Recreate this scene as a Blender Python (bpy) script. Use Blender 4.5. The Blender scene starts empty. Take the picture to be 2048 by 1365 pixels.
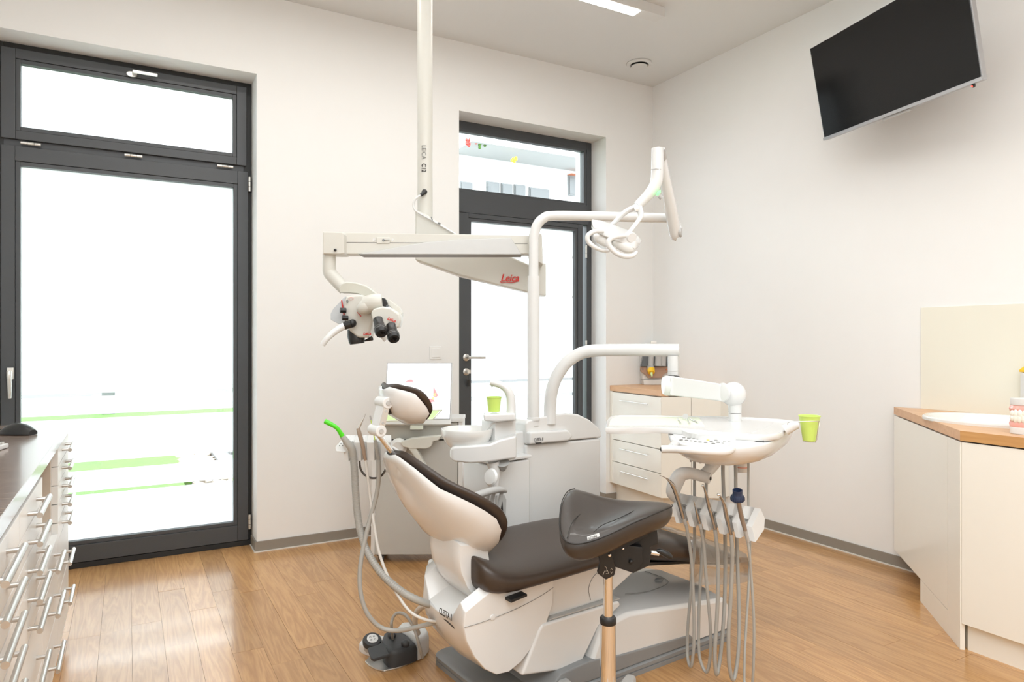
import bpy, bmesh, math, random
from mathutils import Vector, Matrix
random.seed(7)
sc = bpy.context.scene
COL = sc.collection
V = Vector

# ------------------------------------------------------------------ camera, sky, lights, exposure
EYE = V((0, 0, 1.25))
HEAD = math.radians(60.63)
FW = V((math.cos(HEAD), math.sin(HEAD), 0))
RT = V((math.sin(HEAD), -math.cos(HEAD), 0))
UP = V((0, 0, 1))
cam = bpy.data.objects.new('camera', bpy.data.cameras.new('camera'))
COL.objects.link(cam)
cam.location = EYE
cam.rotation_euler = (math.pi / 2, 0, HEAD - math.pi / 2)
cam.data.lens = 24.0
cam.data.sensor_width = 36.0
cam.data.shift_y = -1.5 / 2048
cam.data.clip_start = 0.05
sc.camera = cam

world = bpy.data.worlds.new('overcast_sky')
sc.world = world
world.use_nodes = True
wn = world.node_tree.nodes
bg = wn['Background']
bg.inputs['Color'].default_value = (0.885, 0.96, 1.0, 1)
bg.inputs['Strength'].default_value = 7.5

def area(name, loc, size, power, color=(1, 0.98, 0.95), rot=(0, 0, 0)):
    l = bpy.data.lights.new(name, 'AREA')
    l.shape = 'RECTANGLE'
    l.size, l.size_y = size
    l.energy = power
    l.color = color
    o = bpy.data.objects.new(name, l)
    o.location = loc
    o.rotation_euler = rot
    COL.objects.link(o)
    return o

# soft area lights added under the ceiling out of view to brighten the room
area('ceiling_fill_light', (1.2, 1.6, 3.24), (3.2, 2.2), 32, (0.93, 0.975, 1.0))
area('ceiling_fill_light', (0.7, -0.7, 3.24), (3.4, 2.6), 104, (0.93, 0.975, 1.0))

sc.view_settings.view_transform = 'Standard'
sc.view_settings.look = 'None'
sc.view_settings.gamma = 1
sc.view_settings.use_curve_mapping = False
sc.view_settings.exposure = 0.34
sc.cycles.use_denoising = True
sc.cycles.max_bounces = 10
sc.cycles.diffuse_bounces = 6
sc.cycles.glossy_bounces = 5
sc.cycles.transparent_max_bounces = 16
sc.cycles.caustics_reflective = False
sc.cycles.caustics_refractive = False
sc.cycles.sample_clamp_indirect = 8

# ------------------------------------------------------------------ geometry helpers
FPX = 1365.33
def ray(px, py):
    return FW + RT * ((px - 1024) / FPX) + UP * (-(py - 681) / FPX)
def D(px, py, d):            # the point seen at a pixel of the 2048x1365 frame, d metres in front of the lens plane
    return EYE + ray(px, py) * d
def onz(px, py, z):
    r = ray(px, py); return EYE + r * ((z - EYE.z) / r.z)

# frame of the treatment chair: s towards the feet, t away from the lens, z up
CA = math.radians(5)
CS = V((math.cos(CA), math.sin(CA), 0)); CT = V((-math.sin(CA), math.cos(CA), 0))
CO = V((1.6, 2.25, 0))
def C(s, t, z):
    return CO + CS * s + CT * t + UP * z

def smooth_path(pts, k=6):
    if k <= 1 or len(pts) < 3: return [V(p) for p in pts]
    P = [V(pts[0])] + [V(p) for p in pts] + [V(pts[-1])]
    out = []
    for i in range(1, len(P) - 2):
        a, b, c, d = P[i - 1], P[i], P[i + 1], P[i + 2]
        for j in range(k):
            t = j / k
            out.append(0.5 * ((2 * b) + (c - a) * t + (2 * a - 5 * b + 4 * c - d) * t * t + (3 * b - a - 3 * c + d) * t ** 3))
    out.append(V(pts[-1]))
    return out
def lerp_list(vals, n):
    if not isinstance(vals, (list, tuple)): return [vals] * n
    out = []
    for i in range(n):
        x = i / (n - 1) * (len(vals) - 1); a = min(int(x), len(vals) - 2); f = x - a
        out.append(vals[a] * (1 - f) + vals[a + 1] * f)
    return out
def tab(t, table):
    for (a, va), (b, vb) in zip(table, table[1:]):
        if t <= b:
            f = (t - a) / (b - a); f = f * f * (3 - 2 * f) * 0.5 + f * 0.5
            return va + (vb - va) * f
    return table[-1][1]
def basis(axis):
    z = V(axis).normalized()
    h = V((0, 0, 1)) if abs(z.z) < 0.9 else V((1, 0, 0))
    x = h.cross(z).normalized()
    return x, z.cross(x), z

class M:
    def __init__(self): self.v = []; self.f = []
    def add(self, vs, fs):
        n = len(self.v); self.v += [V(p) for p in vs]; self.f += [tuple(i + n for i in f) for f in fs]; return self
    def box(self, c, s, ax=None):
        X, Y, Z = ax or (V((1, 0, 0)), V((0, 1, 0)), V((0, 0, 1)))
        c = V(c); vs = []
        for k in (-.5, .5):
            for j in (-.5, .5):
                for i in (-.5, .5): vs.append(c + X * (s[0] * i) + Y * (s[1] * j) + Z * (s[2] * k))
        return self.add(vs, [(0, 2, 3, 1), (4, 5, 7, 6), (0, 1, 5, 4), (2, 6, 7, 3), (0, 4, 6, 2), (1, 3, 7, 5)])
    def span(self, a, b):
        return self.box([(a[i] + b[i]) / 2 for i in range(3)], [abs(b[i] - a[i]) for i in range(3)])
    def prism(self, poly, vec):
        n = len(poly); P = [V(p) for p in poly]; vec = V(vec)
        return self.add(P + [p + vec for p in P], [tuple(range(n - 1, -1, -1)), tuple(range(n, 2 * n))] + [(i, (i + 1) % n, n + (i + 1) % n, n + i) for i in range(n)])
    def loft(self, rings, cap=True, closed=True):
        n = len(rings[0]); vs = [p for r in rings for p in r]; fs = []
        for k in range(len(rings) - 1):
            for i in range(n if closed else n - 1):
                j = (i + 1) % n
                fs.append((k * n + i, k * n + j, (k + 1) * n + j, (k + 1) * n + i))
        if cap and closed: fs += [tuple(range(n - 1, -1, -1)), tuple(range((len(rings) - 1) * n, len(rings) * n))]
        return self.add(vs, fs)
    def tube(self, pts, r, n=12, k=1, cap=True, flat=1.0):
        P = smooth_path(pts, k); R = lerp_list(r, len(P)); rings = []
        t0 = (P[1] - P[0]).normalized(); x, y, _ = basis(t0)
        for i, p in enumerate(P):
            t = (P[min(i + 1, len(P) - 1)] - P[max(i - 1, 0)]).normalized()
            ax = t0.cross(t)
            if ax.length > 1e-7:
                q = Matrix.Rotation(t0.angle(t), 3, ax.normalized()); x = q @ x; y = q @ y
            t0 = t
            rings.append([p + (x * math.cos(a) + y * math.sin(a) * flat) * R[i] for a in [2 * math.pi * j / n for j in range(n)]])
        return self.loft(rings, cap)
    def rev(self, prof, o, axis=(0, 0, 1), n=24, sx=1, sy=1, xdir=None):
        x, y, z = basis(axis); o = V(o)
        if xdir is not None:
            x = V(xdir); x = (x - z * x.dot(z)).normalized(); y = z.cross(x)
        return self.loft([[o + z * h + (x * math.cos(a) * sx + y * math.sin(a) * sy) * r for a in [2 * math.pi * j / n for j in range(n)]] for r, h in prof], True)
    def ball(self, c, r, ax=None, n=16, m=9):
        X, Y, Z = ax or (V((1, 0, 0)), V((0, 1, 0)), V((0, 0, 1)))
        if not isinstance(r, (tuple, list)): r = (r, r, r)
        c = V(c); rings = []
        for i in range(m):
            a = math.pi * (0.02 + 0.96 * i / (m - 1))
            rings.append([c + Z * (-math.cos(a) * r[2]) + X * (math.sin(a) * math.cos(b) * r[0]) + Y * (math.sin(a) * math.sin(b) * r[1]) for b in [2 * math.pi * j / n for j in range(n)]])
        return self.loft(rings)

def wloc(o):
    p = V((0, 0, 0))
    while o is not None: p = p + V(o.location); o = o.parent
    return p
def mesh_of(name, m, mat, origin, bevel=0, seg=2, smooth=True, angle=38, recalc=True):
    me = bpy.data.meshes.new(name)
    me.from_pydata([tuple(p - origin) for p in m.v], [], m.f)
    bm = bmesh.new(); bm.from_mesh(me)
    if recalc: bmesh.ops.recalc_face_normals(bm, faces=bm.faces)
    if bevel:
        es = [e for e in bm.edges if len(e.link_faces) == 2 and e.calc_face_angle(0) > math.radians(28)]
        bmesh.ops.bevel(bm, geom=es, offset=bevel, segments=seg, affect='EDGES', clamp_overlap=True, profile=0.5)
    if smooth:
        for f in bm.faces: f.smooth = True
        for e in bm.edges:
            if len(e.link_faces) == 2 and e.calc_face_angle(0) > math.radians(angle): e.smooth = False
    bm.to_mesh(me); bm.free()
    me.materials.append(mat)
    return me
def wn_(o, kw):
    if kw.get('bevel') and kw.get('smooth', True):
        md = o.modifiers.new('weighted', 'WEIGHTED_NORMAL'); md.keep_sharp = True; md.weight = 90
def part(name, m, mat, parent, label=None, sub=0, **kw):
    o = bpy.data.objects.new(name, mesh_of(name, m, mat, wloc(parent), **kw))
    COL.objects.link(o); o.parent = parent; wn_(o, kw)
    if label: o['label'] = label
    if sub:
        md = o.modifiers.new('smooth', 'SUBSURF'); md.levels = sub; md.render_levels = sub
    return o
def tag(o, label, cat, group=None):
    o['label'] = label; o['category'] = cat
    if group: o['group'] = group
    return o
def thing(name, label, cat, loc, group=None):
    o = bpy.data.objects.new(name, None); o.location = loc; o.empty_display_size = 0.1
    COL.objects.link(o); return tag(o, label, cat, group)
def single(name, m, mat, label, cat, group=None, **kw):
    lo = V((min(p.x for p in m.v), min(p.y for p in m.v), min(p.z for p in m.v))); hi = V((max(p.x for p in m.v), max(p.y for p in m.v), 0))
    org = V(((lo.x + hi.x) / 2, (lo.y + hi.y) / 2, lo.z))
    o = bpy.data.objects.new(name, mesh_of(name, m, mat, org, **kw)); o.location = org; wn_(o, kw)
    COL.objects.link(o); return tag(o, label, cat, group)
def struct(name, m, mat, parent=None, **kw):
    o = bpy.data.objects.new(name, mesh_of(name, m, mat, wloc(parent), **kw)); COL.objects.link(o); wn_(o, kw)
    if parent: o.parent = parent
    else: o['kind'] = 'structure'
    return o
def copy_tree(o, off, parent=None):
    c = o.copy(); COL.objects.link(c)
    if parent is None: c.location = V(o.location) + V(off)
    else: c.parent = parent
    for ch in list(o.children): copy_tree(ch, off, c)
    return c
def text(name, body, size, org, xd, yd, mat, parent, sx=1.0, shear=0.0, ext=0.0004, bold=0.0, label=None, align='LEFT'):
    cu = bpy.data.curves.new(name, 'FONT'); cu.body = body; cu.size = size; cu.shear = shear; cu.extrude = ext; cu.offset = bold
    cu.resolution_u = 3; cu.align_x = align
    cu.materials.append(mat)
    tmp = bpy.data.objects.new(name, cu); COL.objects.link(tmp)
    me = bpy.data.meshes.new_from_object(tmp.evaluated_get(bpy.context.evaluated_depsgraph_get()))
    bpy.data.objects.remove(tmp); me.name = name
    o = bpy.data.objects.new(name, me); COL.objects.link(o)
    x = V(xd).normalized(); y = V(yd); y = (y - x * y.dot(x)).normalized(); z = x.cross(y)
    mt = Matrix((x * sx, y, z)).transposed().to_4x4(); mt.translation = V(org) - wloc(parent)
    o.parent = parent; o.matrix_local = mt
    if label: o['label'] = label
    return o

# ------------------------------------------------------------------ materials
def mat(name, col, rough=0.5, metal=0.0, var=0.03, bump=0.0, scale=20, coat=0.0, spec=0.5, emit=None, es=0, trans=0.0, alpha=1.0, sheen=0):
    m = bpy.data.materials.new(name); m.use_nodes = True
    nt = m.node_tree; N = nt.nodes; L = nt.links
    b = N['Principled BSDF']
    tc = N.new('ShaderNodeTexCoord'); no = N.new('ShaderNodeTexNoise'); no.inputs['Scale'].default_value = scale
    L.new(tc.outputs['Object'], no.inputs['Vector'])
    rp = N.new('ShaderNodeMapRange'); rp.inputs['To Min'].default_value = 1 - var; rp.inputs['To Max'].default_value = 1 + var
    L.new(no.outputs['Fac'], rp.inputs['Value'])
    mx = N.new('ShaderNodeVectorMath'); mx.operation = 'SCALE'; mx.inputs[0].default_value = col[:3]
    L.new(rp.outputs['Result'], mx.inputs['Scale']); L.new(mx.outputs['Vector'], b.inputs['Base Color'])
    b.inputs['Roughness'].default_value = rough; b.inputs['Metallic'].default_value = metal
    b.inputs['Specular IOR Level'].default_value = spec
    if coat: b.inputs['Coat Weight'].default_value = coat; b.inputs['Coat Roughness'].default_value = 0.08
    if trans: b.inputs['Transmission Weight'].default_value = trans
    if alpha < 1: b.inputs['Alpha'].default_value = alpha
    if emit: b.inputs['Emission Color'].default_value = (*emit, 1); b.inputs['Emission Strength'].default_value = es
    if bump:
        bp = N.new('ShaderNodeBump'); bp.inputs['Strength'].default_value = bump; bp.inputs['Distance'].default_value = 0.002
        n2 = N.new('ShaderNodeTexNoise'); n2.inputs['Scale'].default_value = scale * 12
        L.new(tc.outputs['Object'], n2.inputs['Vector']); L.new(n2.outputs['Fac'], bp.inputs['Height']); L.new(bp.outputs['Normal'], b.inputs['Normal'])
    return m
def wood(name, c1, c2, axis='Y', scale=1.0, rough=0.4, coat=0.0, rnd=0.0, bump=0.15, lines=9.0):
    m = bpy.data.materials.new(name); m.use_nodes = True
    nt = m.node_tree; N = nt.nodes; L = nt.links; b = N['Principled BSDF']
    tc = N.new('ShaderNodeTexCoord'); oi = N.new('ShaderNodeObjectInfo')
    mp = N.new('ShaderNodeMapping'); L.new(tc.outputs['Object'], mp.inputs['Vector'])
    st = {'Y': (14, 1.1, 14), 'X': (1.1, 14, 14)}[axis]
    mp.inputs['Scale'].default_value = [x * scale for x in st]
    cb = N.new('ShaderNodeCombineXYZ'); ml = N.new('ShaderNodeMath'); ml.operation = 'MULTIPLY'; ml.inputs[1].default_value = 40.0
    L.new(oi.outputs['Random'], ml.inputs[0])
    for i in range(3): L.new(ml.outputs[0], cb.inputs[i])
    if rnd: L.new(cb.outputs[0], mp.inputs['Location'])
    n1 = N.new('ShaderNodeTexNoise'); n1.inputs['Scale'].default_value = 1.0; n1.inputs['Detail'].default_value = 5; n1.inputs['Distortion'].default_value = 0.6
    L.new(mp.outputs[0], n1.inputs['Vector'])
    sn = N.new('ShaderNodeMath'); sn.operation = 'MULTIPLY'; sn.inputs[1].default_value = lines; L.new(n1.outputs['Fac'], sn.inputs[0])
    fr = N.new('ShaderNodeMath'); fr.operation = 'PINGPONG'; fr.inputs[1].default_value = 0.5; L.new(sn.outputs[0], fr.inputs[0])
    n2 = N.new('ShaderNodeTexNoise'); n2.inputs['Scale'].default_value = 6; n2.inputs['Detail'].default_value = 3; L.new(mp.outputs[0], n2.inputs['Vector'])
    ad = N.new('ShaderNodeMath'); ad.operation = 'MULTIPLY_ADD'; ad.inputs[1].default_value = 0.9; L.new(fr.outputs[0], ad.inputs[0])
    m2 = N.new('ShaderNodeMath'); m2.operation = 'MULTIPLY'; m2.inputs[1].default_value = 0.55; L.new(n2.outputs['Fac'], m2.inputs[0]); L.new(m2.outputs[0], ad.inputs[2])
    cr = N.new('ShaderNodeMix'); cr.data_type = 'RGBA'; cr.inputs['A'].default_value = (*c1, 1); cr.inputs['B'].default_value = (*c2, 1)
    L.new(ad.outputs[0], cr.inputs['Factor'])
    out = cr.outputs['Result']
    if rnd:
        mr = N.new('ShaderNodeMapRange'); mr.inputs['To Min'].default_value = 1 - rnd; mr.inputs['To Max'].default_value = 1 + rnd
        L.new(oi.outputs['Random'], mr.inputs['Value'])
        vm = N.new('ShaderNodeVectorMath'); vm.operation = 'SCALE'; L.new(out, vm.inputs[0]); L.new(mr.outputs[0], vm.inputs['Scale']); out = vm.outputs[0]
    L.new(out, b.inputs['Base Color']); b.inputs['Roughness'].default_value = rough
    if coat: b.inputs['Coat Weight'].default_value = coat; b.inputs['Coat Roughness'].default_value = 0.12
    if bump:
        bp = N.new('ShaderNodeBump'); bp.inputs['Strength'].default_value = bump; bp.inputs['Distance'].default_value = 0.001
        L.new(n2.outputs['Fac'], bp.inputs['Height']); L.new(bp.outputs['Normal'], b.inputs['Normal'])
    return m
def glassy(name, tint=(1, 1, 1), gloss=0.08, haze=0.0):
    m = bpy.data.materials.new(name); m.use_nodes = True
    nt = m.node_tree; N = nt.nodes; L = nt.links; N.remove(N['Principled BSDF']); out = N['Material Output']
    tr = N.new('ShaderNodeBsdfTransparent'); tr.inputs['Color'].default_value = (*tint, 1)
    gl = N.new('ShaderNodeBsdfGlossy'); gl.inputs['Roughness'].default_value = 0.02
    lw = N.new('ShaderNodeLayerWeight'); lw.inputs['Blend'].default_value = 0.35
    mr = N.new('ShaderNodeMapRange'); mr.inputs['To Min'].default_value = gloss * 0.5; mr.inputs['To Max'].default_value = 0.6; L.new(lw.outputs['Fresnel'], mr.inputs['Value'])
    mx = N.new('ShaderNodeMixShader'); L.new(mr.outputs[0], mx.inputs[0]); L.new(tr.outputs[0], mx.inputs[1]); L.new(gl.outputs[0], mx.inputs[2])
    res = mx.outputs[0]
    if haze:
        tl = N.new('ShaderNodeBsdfTranslucent'); df = N.new('ShaderNodeBsdfDiffuse')
        for q in (tl, df): q.inputs['Color'].default_value = (*[min(1, 0.9 * t) for t in tint], 1)
        m1 = N.new('ShaderNodeMixShader'); m1.inputs[0].default_value = 0.3; L.new(tl.outputs[0], m1.inputs[1]); L.new(df.outputs[0], m1.inputs[2])
        m2 = N.new('ShaderNodeMixShader'); m2.inputs[0].default_value = haze; L.new(res, m2.inputs[1]); L.new(m1.outputs[0], m2.inputs[2]); res = m2.outputs[0]
    L.new(res, out.inputs['Surface'])
    return m

WALL = mat('white_wall_paint', (0.82, 0.822, 0.812), 0.9, var=0.01, bump=0.05, scale=8, spec=0.2)
CEIL = mat('ceiling_paint', (0.73, 0.74, 0.735), 0.95, var=0.01, scale=5, spec=0.1)
GREYF = mat('anthracite_frame', (0.062, 0.067, 0.073), 0.42, var=0.05, scale=6)
DARKF = mat('dark_rebate', (0.016, 0.017, 0.018), 0.5)
FLOORB = mat('floor_screed', (0.10, 0.055, 0.025), 0.8)
PLANK = wood('oak_plank', (0.35, 0.165, 0.055), (0.60, 0.345, 0.145), 'Y', 1.0, 0.30, coat=0.45, rnd=0.12, bump=0.08)
TAUPE = mat('taupe_skirting', (0.27, 0.245, 0.21), 0.5)
STRIP = mat('pale_sealing_strip', (0.72, 0.70, 0.66), 0.4)
FROST = glassy('frosted_film_glass', (0.98, 0.99, 1.0), 0.05, haze=0.97)
CLEAR = glassy('clear_glass', (0.97, 0.985, 0.98), 0.06)
HAZY = glassy('hazy_glass', (0.98, 0.99, 1.0), 0.05, haze=0.55)
STEEL = mat('brushed_steel', (0.62, 0.60, 0.57), 0.32, 1.0, var=0.04, scale=60)
DSTEEL = mat('dark_steel', (0.42, 0.40, 0.38), 0.2, 1.0, var=0.02)
CHROME = mat('chrome', (0.80, 0.80, 0.80), 0.08, 1.0, var=0.0)
ALU = mat('satin_aluminium', (0.74, 0.73, 0.70), 0.35, 0.9)
IVORY = mat('ivory_lacquer', (0.86, 0.84, 0.77), 0.30, var=0.01, coat=0.2)
GLOSSW = mat('satin_white_front', (0.83, 0.825, 0.80), 0.38, var=0.01)
SPLASH = mat('cream_splash_panel', (0.78, 0.76, 0.66), 0.35, var=0.02, scale=2)
BEECH = wood('beech_worktop', (0.60, 0.34, 0.18), (0.74, 0.47, 0.28), 'Y', 1.0, 0.42, lines=5)
BEECHE = wood('beech_edge', (0.50, 0.26, 0.09), (0.62, 0.35, 0.14), 'Y', 1.6, 0.45, lines=6)
DARKW = wood('dark_laminate', (0.10, 0.07, 0.055), (0.36, 0.27, 0.22), 'X', 2.6, 0.22, coat=0.35, lines=7)
BEIGE = mat('beige_board', (0.66, 0.56, 0.45), 0.5)
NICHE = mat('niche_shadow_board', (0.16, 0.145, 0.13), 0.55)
PLAS = mat('white_enamel', (0.71, 0.715, 0.71), 0.24, var=0.008, coat=0.45)
PLASM = mat('matt_white_plastic', (0.69, 0.69, 0.68), 0.42, var=0.01)
CREAMM = mat('cream_microscope_paint', (0.62, 0.61, 0.56), 0.35, var=0.01)
GREYM = mat('silver_grey_paint', (0.50, 0.50, 0.49), 0.3, 0.3)
PORC = mat('white_porcelain', (0.75, 0.75, 0.73), 0.08, var=0.0, coat=0.8)
GREYP = mat('grey_plastic', (0.24, 0.25, 0.255), 0.42, var=0.04)
LGREYP = mat('light_grey_plastic', (0.44, 0.44, 0.43), 0.35, var=0.02)
CARTG = mat('grey_cart_panel', (0.50, 0.495, 0.465), 0.5, var=0.02)
BLACK = mat('black_plastic', (0.012, 0.012, 0.012), 0.35)
BLACKM = mat('black_matt_metal', (0.010, 0.010, 0.010), 0.5)
RUBBER = mat('dark_grey_rubber', (0.035, 0.037, 0.04), 0.5, var=0.06)
LEATH = mat('brown_leatherette', (0.042, 0.028, 0.020), 0.36, var=0.06, bump=0.10, scale=45)
LEATS = mat('stool_leatherette', (0.034, 0.026, 0.021), 0.35, var=0.05, bump=0.10, scale=60, coat=0.15)
SEAM = mat('seam_thread', (0.012, 0.010, 0.008), 0.6)
HOSE = mat('grey_hose', (0.37, 0.365, 0.34), 0.4, var=0.02)
HOSEL = mat('pale_hose', (0.62, 0.61, 0.58), 0.38, var=0.02)
HOSED = mat('dark_hose', (0.10, 0.09, 0.08), 0.4)
GREEN = mat('bright_green_plastic', (0.07, 0.62, 0.01), 0.35, var=0.02)
LIME = mat('lime_cup_plastic', (0.60, 0.80, 0.18), 0.35, var=0.02)
LIMEP = mat('pale_green_paper', (0.74, 0.79, 0.64), 0.8)
LIMET = mat('pale_green_tray_plastic', (0.62, 0.80, 0.40), 0.4)
GLED = mat('green_indicator', (0.1, 0.8, 0.1), 0.3, emit=(0.15, 1.0, 0.2), es=2.0)
RED = mat('red_print', (0.60, 0.03, 0.02), 0.5)
INK = mat('black_print', (0.03, 0.03, 0.03), 0.5)
INKG = mat('grey_print', (0.22, 0.22, 0.21), 0.5)
TVB = mat('screen_black', (0.006, 0.006, 0.006), 0.14, spec=0.28, var=0)
TVF = mat('silver_bezel', (0.45, 0.45, 0.46), 0.3, 0.7)
LED = mat('lamp_diffuser', (1, 1, 1), 0.5, emit=(1, 0.98, 0.95), es=9)
YELL = mat('yellow_plastic', (0.90, 0.55, 0.01), 0.4)
NAVY = mat('navy_plastic', (0.018, 0.032, 0.075), 0.4)
GUM = mat('pink_gum_resin', (0.80, 0.40, 0.35), 0.25, coat=0.5)
TOOTH = mat('ivory_tooth', (0.86, 0.84, 0.76), 0.15, coat=0.5)
BROWNP = mat('brown_front_plate', (0.42, 0.27, 0.19), 0.45)
SMOKE = mat('smoky_cover', (0.10, 0.115, 0.125), 0.15, var=0.05)
TEAL = mat('teal_button', (0.20, 0.52, 0.45), 0.4)
ORNG = mat('orange_print', (0.75, 0.20, 0.08), 0.5)
FILM = glassy('clear_plastic_film', (0.98, 0.98, 0.98), 0.20)
SCREENW = mat('lit_screen', (0.8, 0.8, 0.85), 0.2, emit=(0.90, 0.93, 1.0), es=0.85)
SCRED = mat('lit_pink_picture', (0.7, 0.2, 0.2), 0.3, emit=(0.95, 0.30, 0.33), es=0.75)
SCYEL = mat('lit_orange_picture', (0.8, 0.5, 0.2), 0.3, emit=(1.0, 0.60, 0.25), es=0.8)
SCGRY = mat('lit_grey_picture', (0.6, 0.6, 0.65), 0.3, emit=(0.78, 0.82, 0.88), es=0.8)
LAWN = mat('lawn_green', (0.050, 0.135, 0.012), 0.9, var=0.35, scale=9, bump=0.5)
PAVE = mat('pale_paving', (0.115, 0.115, 0.115), 0.9, var=0.1, scale=4)
RENDER = mat('white_render', (0.5, 0.5, 0.5), 0.9)
FACG = mat('facade_glass', (0.10, 0.105, 0.11), 0.2)
FACS = mat('facade_grey', (0.15, 0.155, 0.16), 0.7)

# ------------------------------------------------------------------ the room
XR, YB, XL, YF, ZC = 3.696, 4.248, -1.15, -2.4, 3.296
W1 = (-0.72, 0.663); W2 = (1.975, 3.226); ZW = 2.823; YO = 4.66
floor = struct('floor', M().span((XL - .1, YF, -0.12), (XR + .1, YO, -0.012)), FLOORB)
fl = M()
rnd = random.Random(3)
x = XL; row = 0
PW = 0.1165
while x < XR - 0.001:
    x1 = min(x + PW, XR)
    y = 0.9 - rnd.random() * 1.2 if x > -0.35 else None
    top = 4.43 if (W1[0] < x < W1[1] - .02 or W2[0] < x < W2[1] - .02) else YB
    if y is None:
        fl.span((x, YF, -0.012), (x1 - 0.001, top, 0))
    else:
        fl.span((x, YF, -0.012), (x1 - 0.001, y - 0.001, 0))
        while y < top:
            ln = rnd.uniform(0.62, 1.45)
            y1 = min(y + ln, top)
            if top - y1 < 0.2: y1 = top
            h = rnd.uniform(-0.0003, 0.0003)
            m = M().span((-(x1 - x - 0.0008) / 2, -(y1 - y - 0.0010) / 2, -0.012), ((x1 - x - 0.0008) / 2, (y1 - y - 0.0010) / 2, 0))
            o = bpy.data.objects.new('plank', mesh_of('plank', m, PLANK, V((0, 0, 0)), smooth=False)); COL.objects.link(o)
            o.location = ((x + x1) / 2, (y + y1) / 2, h); o.parent = floor
            y = y1
    x += PW
hp = struct('plank_field', fl, PLANK, floor); hp['kind'] = 'stuff'

wb = M()
wb.span((XL - .1, YB, 0), (W1[0], YO, ZC)).span((W1[0], YB, ZW), (W1[1], YO, ZC)).span((W1[1], YB, 0), (W2[0], YO, ZC)).span((W2[0], YB, ZW), (W2[1], YO, ZC)).span((W2[1], YB, 0), (XR + .1, YO, ZC))
struct('wall_back', wb, WALL)
struct('wall_right', M().span((XR, YF, 0), (XR + .1, YB, ZC)), WALL)
struct('wall_left', M().span((XL - .1, YF, 0), (XL, YB, ZC)), WALL)
struct('wall_front', M().span((XL - .1, YF - .1, 0), (XR + .1, YF, ZC)), WALL)
struct('ceiling', M().span((XL - .1, YF - .1, ZC), (XR + .1, YO, ZC + .12)), CEIL)

def skirt(name, segs):
    m = M(); q = M()
    for a, b, n in segs:
        a = V((*a, 0)); b = V((*b, 0)); n = V((*n, 0))
        m.prism([a + UP * .006, b + UP * .006, b + UP * .062, a + UP * .062], n * 0.010)
        q.prism([a + n * .004, b + n * .004, b + n * .004 + UP * .0065, a + n * .004 + UP * .0065], n * 0.012)
    b0 = struct(name, m, TAUPE, smooth=False)
    struct('sealing_strip', q, STRIP, b0, smooth=False)
skirt('baseboard_back', [((W1[1] - .012, YB), (W2[0] + .012, YB), (0, -1)), ((W1[1], 4.41), (W1[1], YB - .008), (-1, 0)), ((W2[0], 4.41), (W2[0], YB - .008), (1, 0)), ((W2[1] - .012, YB), (3.32, YB), (0, -1)), ((W2[1], 4.41), (W2[1], YB - .008), (-1, 0))])
skirt('baseboard_right', [((XR, 3.45), (XR, 2.06), (-1, 0))])

# ---- windows
def rframe(m, x0, x1, z0, z1, l, r, b, t, y0, y1):
    m.span((x0, y0, z0), (x0 + l, y1, z1)).span((x1 - r, y0, z0), (x1, y1, z1)).span((x0 + l, y0, z0), (x1 - r, y1, z0 + b)).span((x0 + l, y0, z1 - t), (x1 - r, y1, z1))
    return m
def window_root(name, loc):
    o = bpy.data.objects.new(name, None); o.location = loc; COL.objects.link(o); o['kind'] = 'structure'; return o
BANDS = [(0.394, 0.412), (0.526, 0.575), (0.815, 0.838), (0.938, 0.956), (1.582, 1.598), (1.893, 1.909)]
def banded(root, x0, x1, z0, z1, y, skip=()):
    z = z0; fm = M(); cm = M()
    for i, (a, b) in enumerate(BANDS):
        if i in skip: continue
        fm.span((x0, y, z), (x1, y + .004, a)); cm.span((x0, y + .0005, a), (x1, y + .0035, b)); z = b
    fm.span((x0, y, z), (x1, y + .004, z1))
    part('frosted_pane', fm, FROST, root, smooth=False); part('clear_stripe', cm, CLEAR, root, label='clear horizontal stripes left open in the frosted film', smooth=False)
def hinge(root, c, axis, ln=0.09):
    c = V(c); a = V(axis)
    m = M()
    for k in (-1, 0, 1): m.tube([c + a * (k * ln / 3 - ln / 6 + .001), c + a * (k * ln / 3 + ln / 6 - .001)], 0.0085, 10)
    part('hinge', m, ALU, root)

w1 = window_root('window_1', (0, 4.43, 0))
part('outer_frame', rframe(M(), W1[0], 0.662, 0.0, ZW, .15, .045, .035, .045, 4.437, 4.53), DARKF, w1, bevel=.002)
part('frame_rail', M().span((W1[0] + .15, 4.437, 2.25), (.617, 4.50, 2.335)), GREYF, w1, bevel=.002)
def sash(root, x0, x1, z0, z1, g, name='sash', yf=4.415):
    s = part(name, rframe(M(), x0, x1, z0, z1, g[0] - .022 - x0, x1 - g[1] - .022, g[2] - .022 - z0, z1 - g[3] - .022, yf, yf + .075), GREYF, root, bevel=.003)
    part('glazing_bead', rframe(M(), g[0] - .021, g[1] + .021, g[2] - .021, g[3] + .021, .021, .021, .021, .021, yf + .006, yf + .05), GREYF, s, bevel=.002)
    return s
s1 = sash(w1, -.578, .630, 2.312, 2.790, (-.494, .553, 2.381, 2.716), 'transom_sash')
part('hazy_pane', M().span((-.494, 4.455, 2.381), (.553, 4.459, 2.716)), HAZY, w1, smooth=False)
s2 = sash(w1, -.578, .640, .034, 2.276, (-.496, .558, .150, 2.175), 'door_sash')
banded(w1, -.496, .558, .150, 2.175, 4.455, skip=(4, 5))
part('threshold', M().span((W1[0], 4.42, 0), (.662, 4.46, .030)), DARKF, w1, bevel=.002)
for xx in (-.448, .028, .508): hinge(w1, (xx, 4.405, 2.292), (1, 0, 0))
for zz in (2.20, .145): hinge(w1, (.646, 4.405, zz), (0, 0, 1))
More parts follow.
